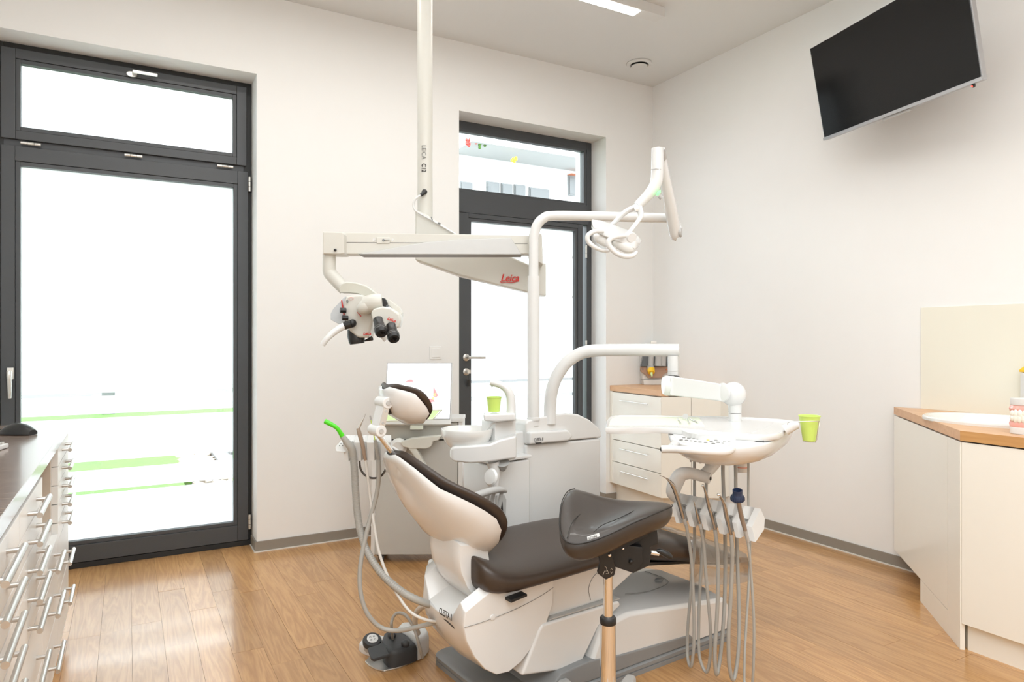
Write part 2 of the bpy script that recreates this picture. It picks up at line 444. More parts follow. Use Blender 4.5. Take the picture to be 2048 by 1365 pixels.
hd = part('window_handle', M().rev([(.016, 0), (.017, .004), (.015, .010)], (.02, 4.415, 2.752), (0, -1, 0), 16, sx=1.7).tube([(.03, 4.41, 2.752), (.03, 4.375, 2.755)], .009, 10), ALU, w1)
part('lever', M().box((.085, 4.372, 2.757), (.125, .010, .018)), ALU, hd, bevel=.003)
h2 = part('window_handle', M().box((-.537, 4.410, 1.075), (.030, .012, .062)).tube([(-.537, 4.41, 1.08), (-.537, 4.37, 1.08)], .010, 12), ALU, w1, bevel=.004)
part('lever', M().tube([(-.537, 4.372, 1.088), (-.537, 4.368, 1.06), (-.536, 4.372, 1.0), (-.536, 4.378, .948)], [.013, .012, .010, .008], 12, k=5), ALU, h2)

w2 = window_root('door_1', (2.6, 4.43, 0))
part('outer_frame', rframe(M(), W2[0] + .003, 3.223, 0.0, ZW, .05, .045, .02, .06, 4.435, 4.53), GREYF, w2, bevel=.002)
part('transom_rail', M().span((W2[0] + .05, 4.420, 2.165), (3.18, 4.50, 2.318)), GREYF, w2, bevel=.003)
part('transom_bead', rframe(M(), W2[0] + .05, 3.17, 2.318, 2.765, .02, .024, .02, .02, 4.43, 4.47), GREYF, w2, bevel=.002)
part('clear_pane', M().span((W2[0] + .07, 4.455, 2.337), (3.147, 4.459, 2.746)), CLEAR, w2, smooth=False)
s3 = sash(w2, 2.02, 3.125, .03, 2.162, (2.152, 3.058, .214, 2.108), 'door_leaf')
banded(w2, 2.152, 3.058, .214, 2.108, 4.455)
for zz in (1.95, 1.2, .25): hinge(w2, (3.15, 4.405, zz), (0, 0, 1), .10)
dh = part('door_handle', M().rev([(.026, 0), (.026, .006), (.022, .009)], (2.107, 4.415, 1.127), (0, -1, 0), 20).tube([(2.107, 4.41, 1.127), (2.107, 4.365, 1.127)], .010, 12), STEEL, w2)
part('lever', M().tube([(2.10, 4.366, 1.127), (2.235, 4.364, 1.125)], .0095, 12), STEEL, dh)
cy = part('lock_rosette', M().rev([(.026, 0), (.026, .006), (.022, .009)], (2.107, 4.415, 1.024), (0, -1, 0), 20), STEEL, w2)
part('key', M().box((2.107, 4.39, 1.024), (.006, .035, .022)).box((2.11, 4.372, 1.026), (.026, .003, .026)), ALU, cy, bevel=.001)
part('key_tag', M().tube([(2.11, 4.37, 1.015), (2.113, 4.385, .975)], .0012, 6).box((2.113, 4.39, .945), (.017, .006, .05)), BLACK, cy, bevel=.001)

# ---- outside
lm = M()
for q in (((-8, 9.9, -.098), (5.0, 17.0, -.06)), ((-8, 5.2, -.098), (.45, 9.9, -.06)), ((.45, 7.0, -.098), (.52, 9.9, -.06))): lm.span(*q)
lw = single('lawn', lm, LAWN, 'green lawn outside the tall window beyond the terrace', 'lawn'); lw['kind'] = 'stuff'
struct('ground', M().span((-30, 4.66, -.3), (45, 60, -.10)), PAVE)
gr = M(); rg = random.Random(5)
for i in range(420):
    gx = rg.uniform(.5, .80) if i < 240 else rg.uniform(.47, 1.6); gy = rg.uniform(7.6, 9.4) if i < 240 else rg.uniform(6.2, 7.2)
    gr.ball((gx, gy, -.068), (rg.uniform(.03, .07), rg.uniform(.03, .06), .03), n=6, m=4)
gv = single('gravel_bed', gr, mat('pebble', (0.24, 0.20, 0.16), 0.8, var=0.4, scale=12), 'pale pebbles between the lawn and the concrete edging', 'gravel', smooth=False); gv['kind'] = 'stuff'
single('concrete_block', M().span((.84, 7.6, -.1), (2.2, 9.2, -.03)).span((1.0, 8.2, -.03), (2.0, 9.1, .0)), PAVE, 'pale concrete step at the right of the pebbles outside', 'step', bevel=.01)
single('light_bollard', M().span((-.40, 14.0, -.1), (-.20, 14.2, .75)).span((-.43, 13.97, .75), (-.17, 14.23, .80)), FACG, 'dark grey post standing on the lawn outside', 'post', bevel=.01)
bd = thing('apartment_building', 'white apartment building across the yard with balconies and grey windows', 'building', (10, 21, 0))
part('wall', M().span((5, 21, -.1), (30, 30, 9)), RENDER, bd, smooth=False)
fx = lambda px, py: EYE + ray(px, py) * (20.9 / ray(px, py).y)
def frect(px0, py0, px1, py1, out=.1, depth=.1):
    a, b = fx(px0, py0), fx(px1, py1)
    return M().span((a.x, 21 - out, min(a.z, b.z)), (b.x, 21 - out + depth, max(a.z, b.z)))
bal = part('balcony', frect(905, 305, 1180, 316, 1.6, 1.6), RENDER, bd, smooth=False)
fr_ = M()
for i in range(14):
    a = fx(930 + i * 17, 300); fr_.tube([(a.x, 19.5, a.z), (a.x, 19.5, a.z + 1.0)], .025, 6)
part('railing', fr_, FACS, bd)
for q in ((975, 362, 1000, 402), (1004, 366, 1026, 402), (1030, 368, 1052, 402), (1060, 374, 1100, 410), (922, 362, 946, 400), (1138, 350, 1152, 392)):
    f = part('window', frect(*q, out=.06, depth=.12), FACS, bd, smooth=False)
    part('pane', frect(q[0] + 2, q[1] + 3, q[2] - 2, q[3] - 3, out=.09, depth=.02), FACG, f, smooth=False)
part('balcony_screen', frect(1088, 318, 1150, 330, .8, .05), FACG, bd, smooth=False)
part('orange_blind', frect(1137, 349, 1154, 352, .3, .3), ORNG, bd, smooth=False)
for i, (px, py, c) in enumerate(((938, 285, RED), (946, 278, RED), (1008, 286, LAWN), (1052, 291, RED), (1030, 316, YELL), (965, 290, LAWN))):
    a = EYE + ray(px, py) * (19.6 / ray(px, py).y); m = M()
    for j in range(7): m.ball((a.x + rg.uniform(-.12, .12), 19.6, a.z + rg.uniform(-.12, .12)), .055, n=6, m=4)
    single('flower_pot', m, c, ['red flowers at the left end of the far balcony', 'red flowers just above the leftmost flowers of the far balcony', 'green plant in the middle of the far balcony', 'red flowers right of the green plant on the far balcony', 'yellow flowers under the balcony edge', 'green plant beside the red flowers on the far balcony'][i], 'plant', smooth=False)
h1 = thing('annexe_building', 'pale grey house with a straight eaves line seen through the upper left pane', 'building', (-1, 30, 0))
part('wall', M().span((-14, 26, -.1), (-1.0, 32, 8.6)), FACS, h1, smooth=False)
part('roof', M().prism([(-14.4, 25.6, 8.6), (-14.4, 32.4, 8.6), (-14.4, 29, 10.4)], (13.8, 0, 0)), FACG, h1, smooth=False)

# ------------------------------------------------------------------ ceiling fittings
lamp = thing('ceiling_lamp', 'long white linear luminaire on the ceiling with a glowing strip', 'lamp', (1.2, 3.235, ZC - .062))
part('housing', M().span((-.3, 3.190, ZC - .060), (2.872, 3.275, ZC)), PLASM, lamp, bevel=.002)
part('diffuser', M().span((-.25, 3.200, ZC - .0635), (2.69, 3.272, ZC - .060)), LED, lamp, smooth=False)
area('linear_lamp_light', (1.2, 3.235, ZC - .07), (2.8, .06), 9)
vent = thing('ceiling_vent', 'round white ventilation valve on the ceiling near the corner', 'vent', (3.29, 3.93, ZC - .03))
VC = V((3.29, 3.93, ZC))
part('rim', M().rev([(.058, -.001), (.092, -.001), (.095, -.006), (.092, -.012), (.070, -.016), (.064, -.010), (.058, -.001)], VC, (0, 0, 1), 40), PLASM, vent)
part('throat', M().rev([(.060, -.004), (.066, -.003)], VC, (0, 0, 1), 32), BLACKM, vent)
part('disc', M().rev([(.012, -.004), (.012, -.02), (.058, -.022), (.060, -.026), (.056, -.031), (.03, -.033), (.003, -.033)], VC, (0, 0, 1), 40), PLASM, vent)

# ------------------------------------------------------------------ television
hl = RT * -.2924 + FW * .9563
BL, BR, TL = D(1648, 284, 3.85), D(1966, 163, 3.85 * .7661), D(1618, 98, 3.85 * .9922)
ux = (BR - BL).normalized(); uy = (TL - BL); uy = (uy - ux * uy.dot(ux)); TH = uy.length; uy.normalize(); un = ux.cross(uy)
if un.dot(EYE - BL) < 0: un = -un
TW = (BR - BL).length
tv = thing('television', 'black flat television tilted down from the right wall', 'television', (3.55, 2.03, 2.55))
tp = lambda a, b, c: BL + ux * (a * TW) + uy * (b * TH) + un * c
def tbox(a0, b0, a1, b1, c0, c1):
    return M().box((tp(a0, b0, c0) + tp(a1, b1, c1)) / 2, ((a1 - a0) * TW, (b1 - b0) * TH, c1 - c0), (ux, uy, un))
part('casing', tbox(0, .012, 1, 1, -.028, -.004), TVF, tv, bevel=.002)
part('rear_bulge', tbox(.15, .06, .85, .65, -.075, -.028), BLACK, tv, bevel=.015)
part('screen', tbox(.010, .045, .990, .992, -.004, .001), TVB, tv, smooth=False)
part('bottom_bezel', tbox(0, .012, 1, .042, -.004, .004), TVF, tv, bevel=.001)
part('sensor_bar', tbox(.42, -.012, .60, .006, -.02, -.006), LGREYP, tv, bevel=.002)
part('power_light', M().ball(tp(.945, .0, -.01), (.012, .008, .010), n=10, m=6), BLACK, tv)
part('indicator', M().ball(tp(.945, -.005, -.002), .0045, n=8, m=5), mat('red_indicator', (.8, .02, .02), .3, emit=(1, .05, .03), es=3), tv, label='small red standby light')
mid = tp(.5, .62, -.028)
part('wall_bracket', M().box((XR - .008, mid.y, mid.z), (.016, .20, .26)).tube([mid, (XR - .12, mid.y + .05, mid.z), (XR - .01, mid.y, mid.z)], .022, 12), BLACKM, tv)

# ------------------------------------------------------------------ long low cabinet at the left
LX = -.221; LD = .66; LY0 = 1.345; LY1 = 3.468
LBK = LX - LD
ct = M().span((LBK, LY0, .858), (LX + .002, LY1, .900))
single('worktop', ct, DARKW, 'dark wood-grain worktop on the drawer cabinets at the left', 'worktop', smooth=False, bevel=.0015)
HX = LX + .029
def bar_handle(parent, c, ln, axis=(0, 1, 0), out=(1, 0, 0), off=.028, r=.0072, inset=.030, mt=None):
    c = V(c); a = V(axis); o = V(out)
    m = M().tube([c + o * off - a * ln / 2, c + o * off + a * ln / 2], r, 14)
    for k in (-1, 1):
        p = c + a * (k * (ln / 2 - inset)); m.tube([p, p + o * off], r * .8, 10)
    return part('handle', m, mt or STEEL, parent)
def drawer_cab(label, y0, y1, rows, zb, hln, group='drawer cabinets under the dark worktop', zt=.858):
    c = thing('drawer_cabinet', label, 'cabinet', (LX - LD / 2, (y0 + y1) / 2, 0), group)
    part('body', M().span((LBK + .02, y0 + .001, .10), (LX - .020, y1 - .001, zt)), GLOSSW, c, smooth=False)
    part('plinth', M().span((LBK + .03, y0 + .001, 0), (LX - .05, y1 - .001, .10)), IVORY, c, smooth=False)
    for z0, z1, hz in rows:
        d = part('drawer', M().span((LX - .020, y0 + .0015, z0 + .0015), (LX, y1 - .0015, z1 - .0015)), GLOSSW, c, bevel=.001)
        bar_handle(d, (LX, (y0 + y1) / 2, hz), hln)
R5 = [(.48 + i * .073, .48 + (i + 1) * .073, .5165 + i * .073) for i in range(5)]
drawer_cab('white drawer cabinet nearest the lens with five shallow drawers', 1.36, 1.955, R5 + [(.30, .48, .368), (.10, .30, .20)], .1, .27)
drawer_cab('white drawer cabinet between the nearest cabinet and the open niche', 1.957, 2.453, R5 + [(.30, .48, .368), (.10, .30, .20)], .1, .245)
drawer_cab('white low drawer cabinet under the open niche', 2.455, 2.968, [(.455, .548, .515), (.28, .455, .375), (.10, .28, .20)], .1, .245, zt=.56)
R5b = [(.515 + i * .0686, .515 + (i + 1) * .0686, .549 + i * .0700) for i in range(5)]
drawer_cab('white drawer cabinet at the window end beyond the open niche', 2.970, LY1, R5b + [(.315, .515, .392), (.10, .315, .240)], .1, .22)
ni = thing('open_niche', 'open niche with beige side under the dark worktop', 'niche', (LX - LD / 2, 2.71, .56))
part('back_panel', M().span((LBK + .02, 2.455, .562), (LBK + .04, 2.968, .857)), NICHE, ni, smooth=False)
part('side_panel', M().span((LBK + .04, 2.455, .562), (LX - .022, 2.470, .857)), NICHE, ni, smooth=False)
part('roller_shutter', M().span((LX - .30, 2.470, .80), (LX - .29, 2.952, .857)), ALU, ni, smooth=False)
part('side_panel', M().span((LBK + .04, 2.953, .562), (LX - .022, 2.968, .857)), BEIGE, ni, label='beige side panel', smooth=False)

kb = thing('keyboard', 'white keyboard corner at the left edge of the dark worktop', 'keyboard', onz(-60, 905, .9))
kc = onz(-75, 905, .9); kx = (RT * .97 + FW * .25).normalized(); ky = UP.cross(kx)
part('case', M().box(kc + UP * .008, (.20, .13, .014), (kx, ky, UP)), PLASM, kb, bevel=.003)
for i in range(9):
    for j in range(5):
        part('key', M().box(kc + kx * (-.085 + i * .021) + ky * (-.045 + j * .0225) + UP * .018, (.017, .018, .007), (kx, ky, UP)), ALU, kb, bevel=.001)
ms = thing('computer_mouse', 'black computer mouse at the far end of the dark worktop', 'mouse', onz(38, 872, .9))
mc = onz(36, 870, .9); mx = (RT * .98 + FW * -.1).normalized(); my = UP.cross(mx)
rings = []
for i in range(11):
    f = i / 10; a = -.061 + .122 * f
    hgt = .040 * math.sin(math.pi * (0.08 + .84 * f)) ** .7; wd = .032 * math.sin(math.pi * (0.10 + .80 * f)) ** .4
    rings.append([mc + mx * a + my * (wd * math.cos(b)) + UP * (.004 + hgt * max(0, math.sin(b)) ** .8) for b in [math.pi * j / 8 for j in range(9)]] + [mc + mx * a + my * (-wd * .9) + UP * .001, mc + mx * a + my * (wd * .9) + UP * .001])
part('shell', M().loft(rings), BLACK, ms)
part('cable', M().tube([mc - mx * .06 + UP * .012, mc - mx * .078 + UP * .02, mc - mx * .095 + UP * .006, mc - mx * .13 + UP * .003], .0022, 8, k=5), BLACK, ms)

# ------------------------------------------------------------------ wash counter at the right
ZR = .885
cf = V((2.925, 1.512, 0)); ct_ = V((3.655, 2.232, 0))
tilt = (ct_ - cf).normalized()
poly = [cf, ct_, V((XR - .001, 2.106, 0)), V((XR - .001, .5, 0)), V((2.925, .5, 0))]
SKC = V((3.36, 1.60, ZR)); SRX, SRY = .225, .285
def slab_with_hole(poly, z0, z1, c, rx, ry, n=36):
    bm = bmesh.new(); res = M()
    hole = [V((c.x + rx * math.cos(2 * math.pi * i / n), c.y + ry * math.sin(2 * math.pi * i / n), 0)) for i in range(n)]
    es = []
    for loop in (poly, hole):
        vs = [bm.verts.new((p.x, p.y, 0)) for p in loop]
        es += [bm.edges.new((vs[i], vs[(i + 1) % len(vs)])) for i in range(len(vs))]
    bmesh.ops.triangle_fill(bm, edges=es, use_beauty=True)
    bm.verts.index_update()
    pts = [v.co.copy() for v in bm.verts]; tri = [[v.index for v in f.verts] for f in bm.faces]
    n0 = len(pts)
    res.add([p + UP * z0 for p in pts] + [p + UP * z1 for p in pts], [tuple(t) for t in tri] + [tuple(i + n0 for i in reversed(t)) for t in tri])
    for a, b in ((0, len(poly)), (len(poly), n0)):
        k = b - a
        res.add([], [])
        for i in range(k):
            p, q = a + i, a + (i + 1) % k
            res.f.append((p, q, q + n0, p + n0))
    bm.free(); return res
def vv(p, z): return V((p.x, p.y, z))
wt = thing('wash_counter_top', 'beech worktop with a slanted end on the cabinet at the right wall', 'worktop', (3.3, 1.4, ZR - .04))
part('slab', slab_with_hole([p + V((0, 0, 0)) for p in poly], ZR - .0395, ZR, SKC, SRX - .02, SRY - .02), BEECH, wt, smooth=False)
part('front_edge', M().prism([vv(cf, ZR - .040), vv(cf, ZR - .0005), V((2.925, .5, ZR - .0005)), V((2.925, .5, ZR - .040))], (-.002, 0, 0)), BEECHE, wt, smooth=False, label='darker front edge')
sk = thing('washbasin', 'white oval washbasin set into the beech worktop', 'washbasin', SKC)
pr = [(1.0, -.002), (1.0, .010), (.97, .016), (.93, .015), (.90, .006), (.86, -.03), (.75, -.09), (.45, -.135), (.12, -.145), (.02, -.146)]
part('basin', M().loft([[SKC + V((SRX * r * math.cos(a), SRY * r * math.sin(a), h)) for a in [2 * math.pi * j / 48 for j in range(48)]] for r, h in pr], cap=False), PORC, sk, recalc=False)
part('drain', M().rev([(.022, -.144), (.022, -.141), (.003, -.141)], SKC, (0, 0, 1), 16), CHROME, sk)
cb = thing('wash_cabinet', 'ivory cabinet with a slanted end under the beech worktop at the right', 'cabinet', (3.3, 1.4, 0))
perp = V((tilt.y, -tilt.x, 0))  # towards the inside of the cabinet
ci = cf + V((.022, 0, 0)); 
def onch(k, inn=0.0): return cf + tilt * k + perp * inn
L_ = (ct_ - cf).length
kf = (V((3.31, 1.892, 0)) - cf).length     # the filler panel reaches the floor up to here
ks = .150
part('body', M().prism([vv(p, .105) for p in (cf + V((.02, -.012, 0)), onch(L_ - .01, .02), V((XR - .002, 2.09, 0)), V((XR - .002, .5, 0)), V((cf.x + .02, .5, 0)))], (0, 0, ZR - .045 - .105)), IVORY, cb, smooth=False)
part('plinth', M().prism([vv(p, 0) for p in (cf + V((.028, -.015, 0)), onch(kf - .005, .02), V((XR - .002, 1.95, 0)), V((XR - .002, .5, 0)), V((cf.x + .028, .5, 0)))], (0, 0, .105)), IVORY, cb, smooth=False)
def chpanel(name, k0, k1, z0, z1, th=.018):
    part(name, M().prism([vv(onch(k0), z0), vv(onch(k1), z0), vv(onch(k1), z1), vv(onch(k0), z1)], perp * th), IVORY, cb, bevel=.0012)
chpanel('filler_panel', .004, ks, .0, ZR - .046)
chpanel('door', ks + .003, L_ - .004, .105, ZR - .046)
part('toe_panel', M().prism([vv(onch(ks), 0), vv(onch(kf), 0), vv(onch(kf), .103), vv(onch(ks), .103)], perp * .018), IVORY, cb, smooth=False)
for y0, y1 in ((.95, cf.y - .004), (.5, .947)):
    part('door', M().span((cf.x + .002, y0, .108), (cf.x + .020, y1, ZR - .046)), IVORY, cb, bevel=.0012)
part('shadow_gap', M().span((cf.x + .012, .5, ZR - .0455), (cf.x + .03, cf.y - .02, ZR - .0395)), BLACKM, cb, smooth=False)
single('splash_panel', M().span((XR - .008, .5, ZR), (XR - .0005, 2.106, 1.424)), SPLASH, 'cream splash panel on the right wall above the basin', 'panel', bevel=.0015)

# teeth model
tc_ = onz(2062, 868, ZR); ty = -FW; tx = RT
tm = thing('teeth_model', 'oversized teeth model with pink gums on the beech worktop', 'model', tc_)
def jaw(r, k=1.0, n=15, a0=-100, a1=100):
    return [tx * (math.sin(math.radians(a)) * r) + ty * (math.cos(math.radians(a)) * r * k) for a in [a0 + (a1 - a0) * i / (n - 1) for i in range(n)]]
for z0, z1, nm in ((0.0, .028, 'lower_base'), (.112, .140, 'upper_base')):
    part(nm, M().prism([tc_ + p + UP * z0 for p in jaw(.078, .8)], UP * (z1 - z0)), PLASM, tm, bevel=.004, label='chalk-white plaster base')
for z0, z1, nm in ((.026, .056, 'lower_gum'), (.086, .113, 'upper_gum')):
    rr = [[tc_ + p + UP * z0 for p in jaw(.076, .8)], [tc_ + p + UP * (z0 + z1) / 2 for p in jaw(.080, .8)], [tc_ + p + UP * z1 for p in jaw(.074, .8)]]
    part(nm, M().loft(rr), GUM, tm)
for top in (0, 1):
    n = 14 if top else 15
    for i in range(n):
        a = math.radians(-92 + 184 * (i + .5) / n); p = tx * (math.sin(a) * .076) + ty * (math.cos(a) * .076 * .8)
        rad = p.normalized(); tg = UP.cross(rad); front = math.cos(a) > .25
        h = (.019 if front else .014); w = (.0088 if front else .0098)
        part('tooth', M().ball(tc_ + p + UP * (.058 + (.022 if top else 0.004)), (w, .008, h), (tg, rad, UP), n=10, m=7), TOOTH, tm)
bc = onz(2072, 838, ZR)
bt = thing('soap_bottle', 'white bottle with a yellow cap behind the teeth model', 'bottle', bc)
bt_ax = (RT, FW, UP)
part('body', M().prism([bc + RT * x + FW * y for x, y in ((-.055, -.03), (.055, -.03), (.055, .03), (-.055, .03))], UP * .215), PLASM, bt, bevel=.010)
part('cap', M().loft([[bc + RT * x * k + FW * y * k + UP * z for x, y in ((-.056, -.031), (0, -.036), (.056, -.031), (.056, .031), (0, .036), (-.056, .031))] for k, z in ((1, .216), (1, .228), (.55, .252), (.4, .256))]), YELL, bt, bevel=.003)
part('label_mark', M().ball(bc - RT * .053 - FW * .026 + UP * .075, (.006, .006, .014), bt_ax, 8, 6), YELL, bt)

# ------------------------------------------------------------------ corner drawer cabinet
ZK = .90
A_, B_, C_, D_ = V((3.262, YB - .002, 0)), V((3.236, 3.632, 0)), V((3.595, 3.425, 0)), V((XR - .002, 3.425, 0))
kpoly = [A_, B_, C_, D_, V((XR - .002, YB - .002, 0))]
single('corner_worktop', M().prism([vv(p, ZK - .042) for p in kpoly], UP * .042), BEECH, 'beech worktop on the drawer cabinet in the room corner', 'worktop', smooth=False, bevel=.0012)
cd = thing('corner_drawer_cabinet', 'white cabinet with four drawers in the room corner', 'cabinet', (3.5, 3.85, 0))
u = (B_ - A_).normalized(); nrm = V((-u.y, u.x, 0)); nrm = nrm if nrm.x > 0 else -nrm
w_ = (C_ - B_).normalized(); nw = V((-w_.y, w_.x, 0)); nw = nw if nw.y > 0 else -nw
inn = lambda p, e: V((p.x, p.y, 0)) + V((e, e * .9, 0))
part('body', M().prism([vv(p, .15) for p in (V((A_.x + .030, A_.y, 0)), V((B_.x + .030, B_.y + .024, 0)), C_ + nw * .02, D_ + V((0, .02, 0)), V((XR - .002, YB - .002, 0)))], UP * (ZK - .044 - .15)), IVORY, cd, smooth=False)
part('plinth', M().prism([vv(p, 0) for p in (V((A_.x + .06, A_.y, 0)), V((B_.x + .07, B_.y + .06, 0)), C_ + nw * .06, D_ + V((0, .06, 0)), V((XR - .002, YB - .002, 0)))], UP * .15), IVORY, cd, smooth=False)
dl = (B_ - A_).length
for i, (z0, z1) in enumerate(((.150, .316), (.321, .485), (.490, .663), (.668, .850))):
    p0 = A_ + u * .035; p1 = A_ + u * (dl - .001)
    d = part('drawer', M().prism([vv(p0, z0), vv(p1, z0), vv(p1, z1), vv(p0, z1)], nrm * .018), IVORY, cd, bevel=.0012)
    mid_ = (p0 + p1) / 2 + UP * (z1 - .055)
    bar_handle(d, mid_, .34, tuple(u), tuple(-nrm), off=.022, r=.0035, inset=.05, mt=ALU)
part('filler_panel', M().prism([vv(A_, .15), vv(A_ + u * .033, .15), vv(A_ + u * .033, ZK - .044), vv(A_, ZK - .044)], nrm * .018), IVORY, cd, smooth=False)
wl = (C_ - B_).length
for k0, k1 in ((.002, .5), (.505, .998)):
    part('door', M().prism([vv(B_ + w_ * wl * k0, .15), vv(B_ + w_ * wl * k1, .15), vv(B_ + w_ * wl * k1, ZK - .046), vv(B_ + w_ * wl * k0, ZK - .046)], nw * .018), IVORY, cd, bevel=.0012)
# mixing unit on it
mq = onz(1310, 770, ZK) + FW * .04; ax = (RT, FW, UP)
mu = thing('impression_mixer', 'white dental mixing machine with a smoky cover on the corner worktop', 'machine', mq)
q = lambda x, y, z: mq + RT * x + FW * y + UP * z
part('foot', M().prism([q(x, -.06, z) for x, z in ((-.092, 0), (.110, 0), (.110, .045), (-.096, .040))], FW * .15), PLASM, mu, bevel=.005)
part('body', M().prism([q(x, -.045, z) for x, z in ((-.100, .04), (.108, .04), (.112, .30), (-.112, .30))], FW * .13), PLASM, mu, bevel=.008)
part('lid', M().prism([q(x, -.03, z) for x, z in ((-.10, .30), (.10, .30), (.07, .325), (-.06, .325))], FW * .10), PLASM, mu, bevel=.006)
part('catch', M().box(q(-.01, -.03, .333), (.045, .02, .02), ax), ALU, mu, bevel=.002)
part('front_plate', M().prism([q(x, -.075, z) for x, z in ((-.118, .145), (-.118, .105), (-.075, .078), (-.06, .055), (.045, .055), (.055, .078), (.098, .105), (.098, .145))], FW * .04), BROWNP, mu, bevel=.004, label='brown front plate')
for xx in (-.105, .082): part('screw', M().ball(q(xx, -.078, .122), .006, n=8, m=5), ORNG if xx > 0 else GREYP, mu)
part('cover', M().prism([q(x, -.095, z) for x, z in ((-.120, .145), (.100, .145), (.112, .235), (.04, .245), (.02, .252), (-.04, .252), (-.06, .245), (-.102, .235))], FW * .05), SMOKE, mu, bevel=.004, label='smoky transparent cover')
for xx, r in ((-.045, .021), (.012, .028), (.048, .024)):
    part('cartridge', M().tube([q(xx, -.098, .15), q(xx + .004, -.098, .232)], r, 14), LGREYP, mu)
part('mixing_collar', M().tube([q(-.045, -.08, .15), q(-.045, -.11, .118)], [.026, .030], 16), LGREYP, mu)
part('mixing_tip', M().tube([q(-.045, -.105, .125), q(-.045, -.125, .098)], [.030, .026], 20), YELL, mu, label='round yellow mixing tip')
part('nozzle', M().tube([q(-.045, -.125, .10), q(-.047, -.15, .072)], [.010, .006], 10), LIMET, mu)

# ------------------------------------------------------------------ scanner cart with monitor behind the chair
c0 = onz(743, 1116, 0.03); cr_ = (RT * 1.0 + FW * -.0).normalized()
cdp = V((cr_.y * -1, cr_.x, 0));
if cdp.dot(FW) < 0: cdp = -cdp
cart = thing('scanner_cart', 'grey trolley of a dental scanner between the windows', 'cart', c0 + cr_ * .24 + cdp * .16)
g = lambda x, y, z: V((c0.x, c0.y, 0)) + cr_ * x + cdp * y + UP * z
part('body', M().prism([g(0, 0, .045), g(.480, 0, .045), g(.485, 0, .60), g(.485, 0, .79), g(.02, 0, .79)], cdp * .20), CARTG, cart, bevel=.006)
part('side_rail', M().prism([g(-.004, -.008, .045), g(.018, -.008, .045), g(.030, -.008, .80), g(.008, -.008, .80)], cdp * .19), PLASM, cart, bevel=.003)
part('side_rail', M().prism([g(.486, -.008, .40), g(.510, -.008, .40), g(.512, -.008, .80), g(.488, -.008, .80)], cdp * .19), PLASM, cart, bevel=.003)
part('top_plate', M().prism([g(.02, -.015, .792), g(.515, -.015, .792), g(.515, -.015, .815), g(.02, -.015, .815)], cdp * .20), PLASM, cart, bevel=.004)
part('front_groove', M().prism([g(.03, -.003, .688), g(.47, -.003, .688), g(.47, -.003, .695), g(.03, -.003, .695)], cdp * .004), BLACK, cart, smooth=False)
for xx, yy in ((.05, .03), (.43, .03), (.05, .17), (.43, .17)):
    part('castor', M().tube([g(xx - .012, yy, .028), g(xx + .012, yy, .028)], .027, 16).box(g(xx, yy, .045), (.05, .05, .02)), BLACK, cart, bevel=.002)
part('cable_holder', M().rev([(.045, 0), (.048, .03), (.03, .05)], g(.16, -.02, .66), tuple(-cdp), 20), PLASM, cart)
sc_ = g(0, -.09, 0)
hs = thing('handheld_scanner', 'cream pistol-shaped hand scanner hung on the grey trolley', 'scanner', g(.26, -.06, .60))
part('barrel', M().prism([g(x, -.09, z) for x, z in ((.175, .690), (.235, .712), (.335, .722), (.405, .728), (.385, .700), (.355, .695), (.345, .665), (.315, .655), (.235, .655), (.19, .665))], cdp * .055), CREAMM, hs, bevel=.006)
part('grip', M().prism([g(x, -.085, z) for x, z in ((.215, .66), (.262, .66), (.320, .555), (.297, .548))], cdp * .045), CREAMM, hs, bevel=.008)
mo = thing('monitor', 'white monitor showing a pale page with pink pictures on the trolley', 'monitor', g(.25, .03, .815))
m0, m1 = D(768, 838, 3.80), D(899, 838, 3.80); mt0 = D(770, 727, 3.92)
mu_ = (m1 - m0).normalized(); mvv = mt0 - m0; mvv = mvv - mu_ * mvv.dot(mu_); MH = mvv.length; mvv.normalize(); mn = mu_.cross(mvv)
if mn.dot(EYE - m0) < 0: mn = -mn
MW = (m1 - m0).length
def mbox(a0, b0, a1, b1, c0_, c1_):
    return M().box(m0 + mu_ * (MW * (a0 + a1) / 2) + mvv * (MH * (b0 + b1) / 2) + mn * ((c0_ + c1_) / 2), ((a1 - a0) * MW, (b1 - b0) * MH, c1_ - c0_), (mu_, mvv, mn))
part('casing', mbox(-.022, -.10, 1.022, 1.012, -.03, -.002), PLASM, mo, bevel=.004)
scr = part('screen', mbox(0, 0, 1, 1, -.002, .001), SCREENW, mo, smooth=False)
part('bezel', mbox(-.008, -.010, 1.008, 1.008, -.0025, -.0004), INKG, mo, smooth=False)
part('stand', mbox(.40, -.18, .60, -.04, -.028, -.012), ALU, mo, bevel=.003)
def spoly(name, pts, mt):
    P = [m0 + mu_ * (MW * a) + mvv * (MH * b) + mn * .0011 for a, b in pts]
    part(name, M().prism(P, mn * .0005), mt, scr, smooth=False)
spoly('pink_picture', [(.28, .655), (.36, .70), (.40, .695), (.42, .655)], SCRED)
spoly('pink_picture', [(.735, .575), (.77, .50), (.815, .405), (.78, .375), (.735, .395)], SCRED)
spoly('pink_picture', [(.55, .36), (.73, .355), (.77, .30), (.72, .29), (.66, .245), (.58, .29)], SCRED)
spoly('orange_picture', [(.735, .44), (.77, .46), (.775, .395), (.74, .40)], SCYEL)
spoly('orange_picture', [(.72, .385), (.75, .385), (.75, .33), (.72, .335)], SCYEL)
for a, b, c in ((.06, .875, .15), (.40, .61, .13), (.40, .585, .11), (.52, .925, .10), (.36, .84, .03), (.78, .84, .02)):
    spoly('grey_line', [(a, b), (a + c, b), (a + c, b + .012), (a, b + .012)], SCGRY)
tr = thing('paper_tray', 'pale green plastic tray tilted against the monitor', 'tray', g(.25, -.03, .815))
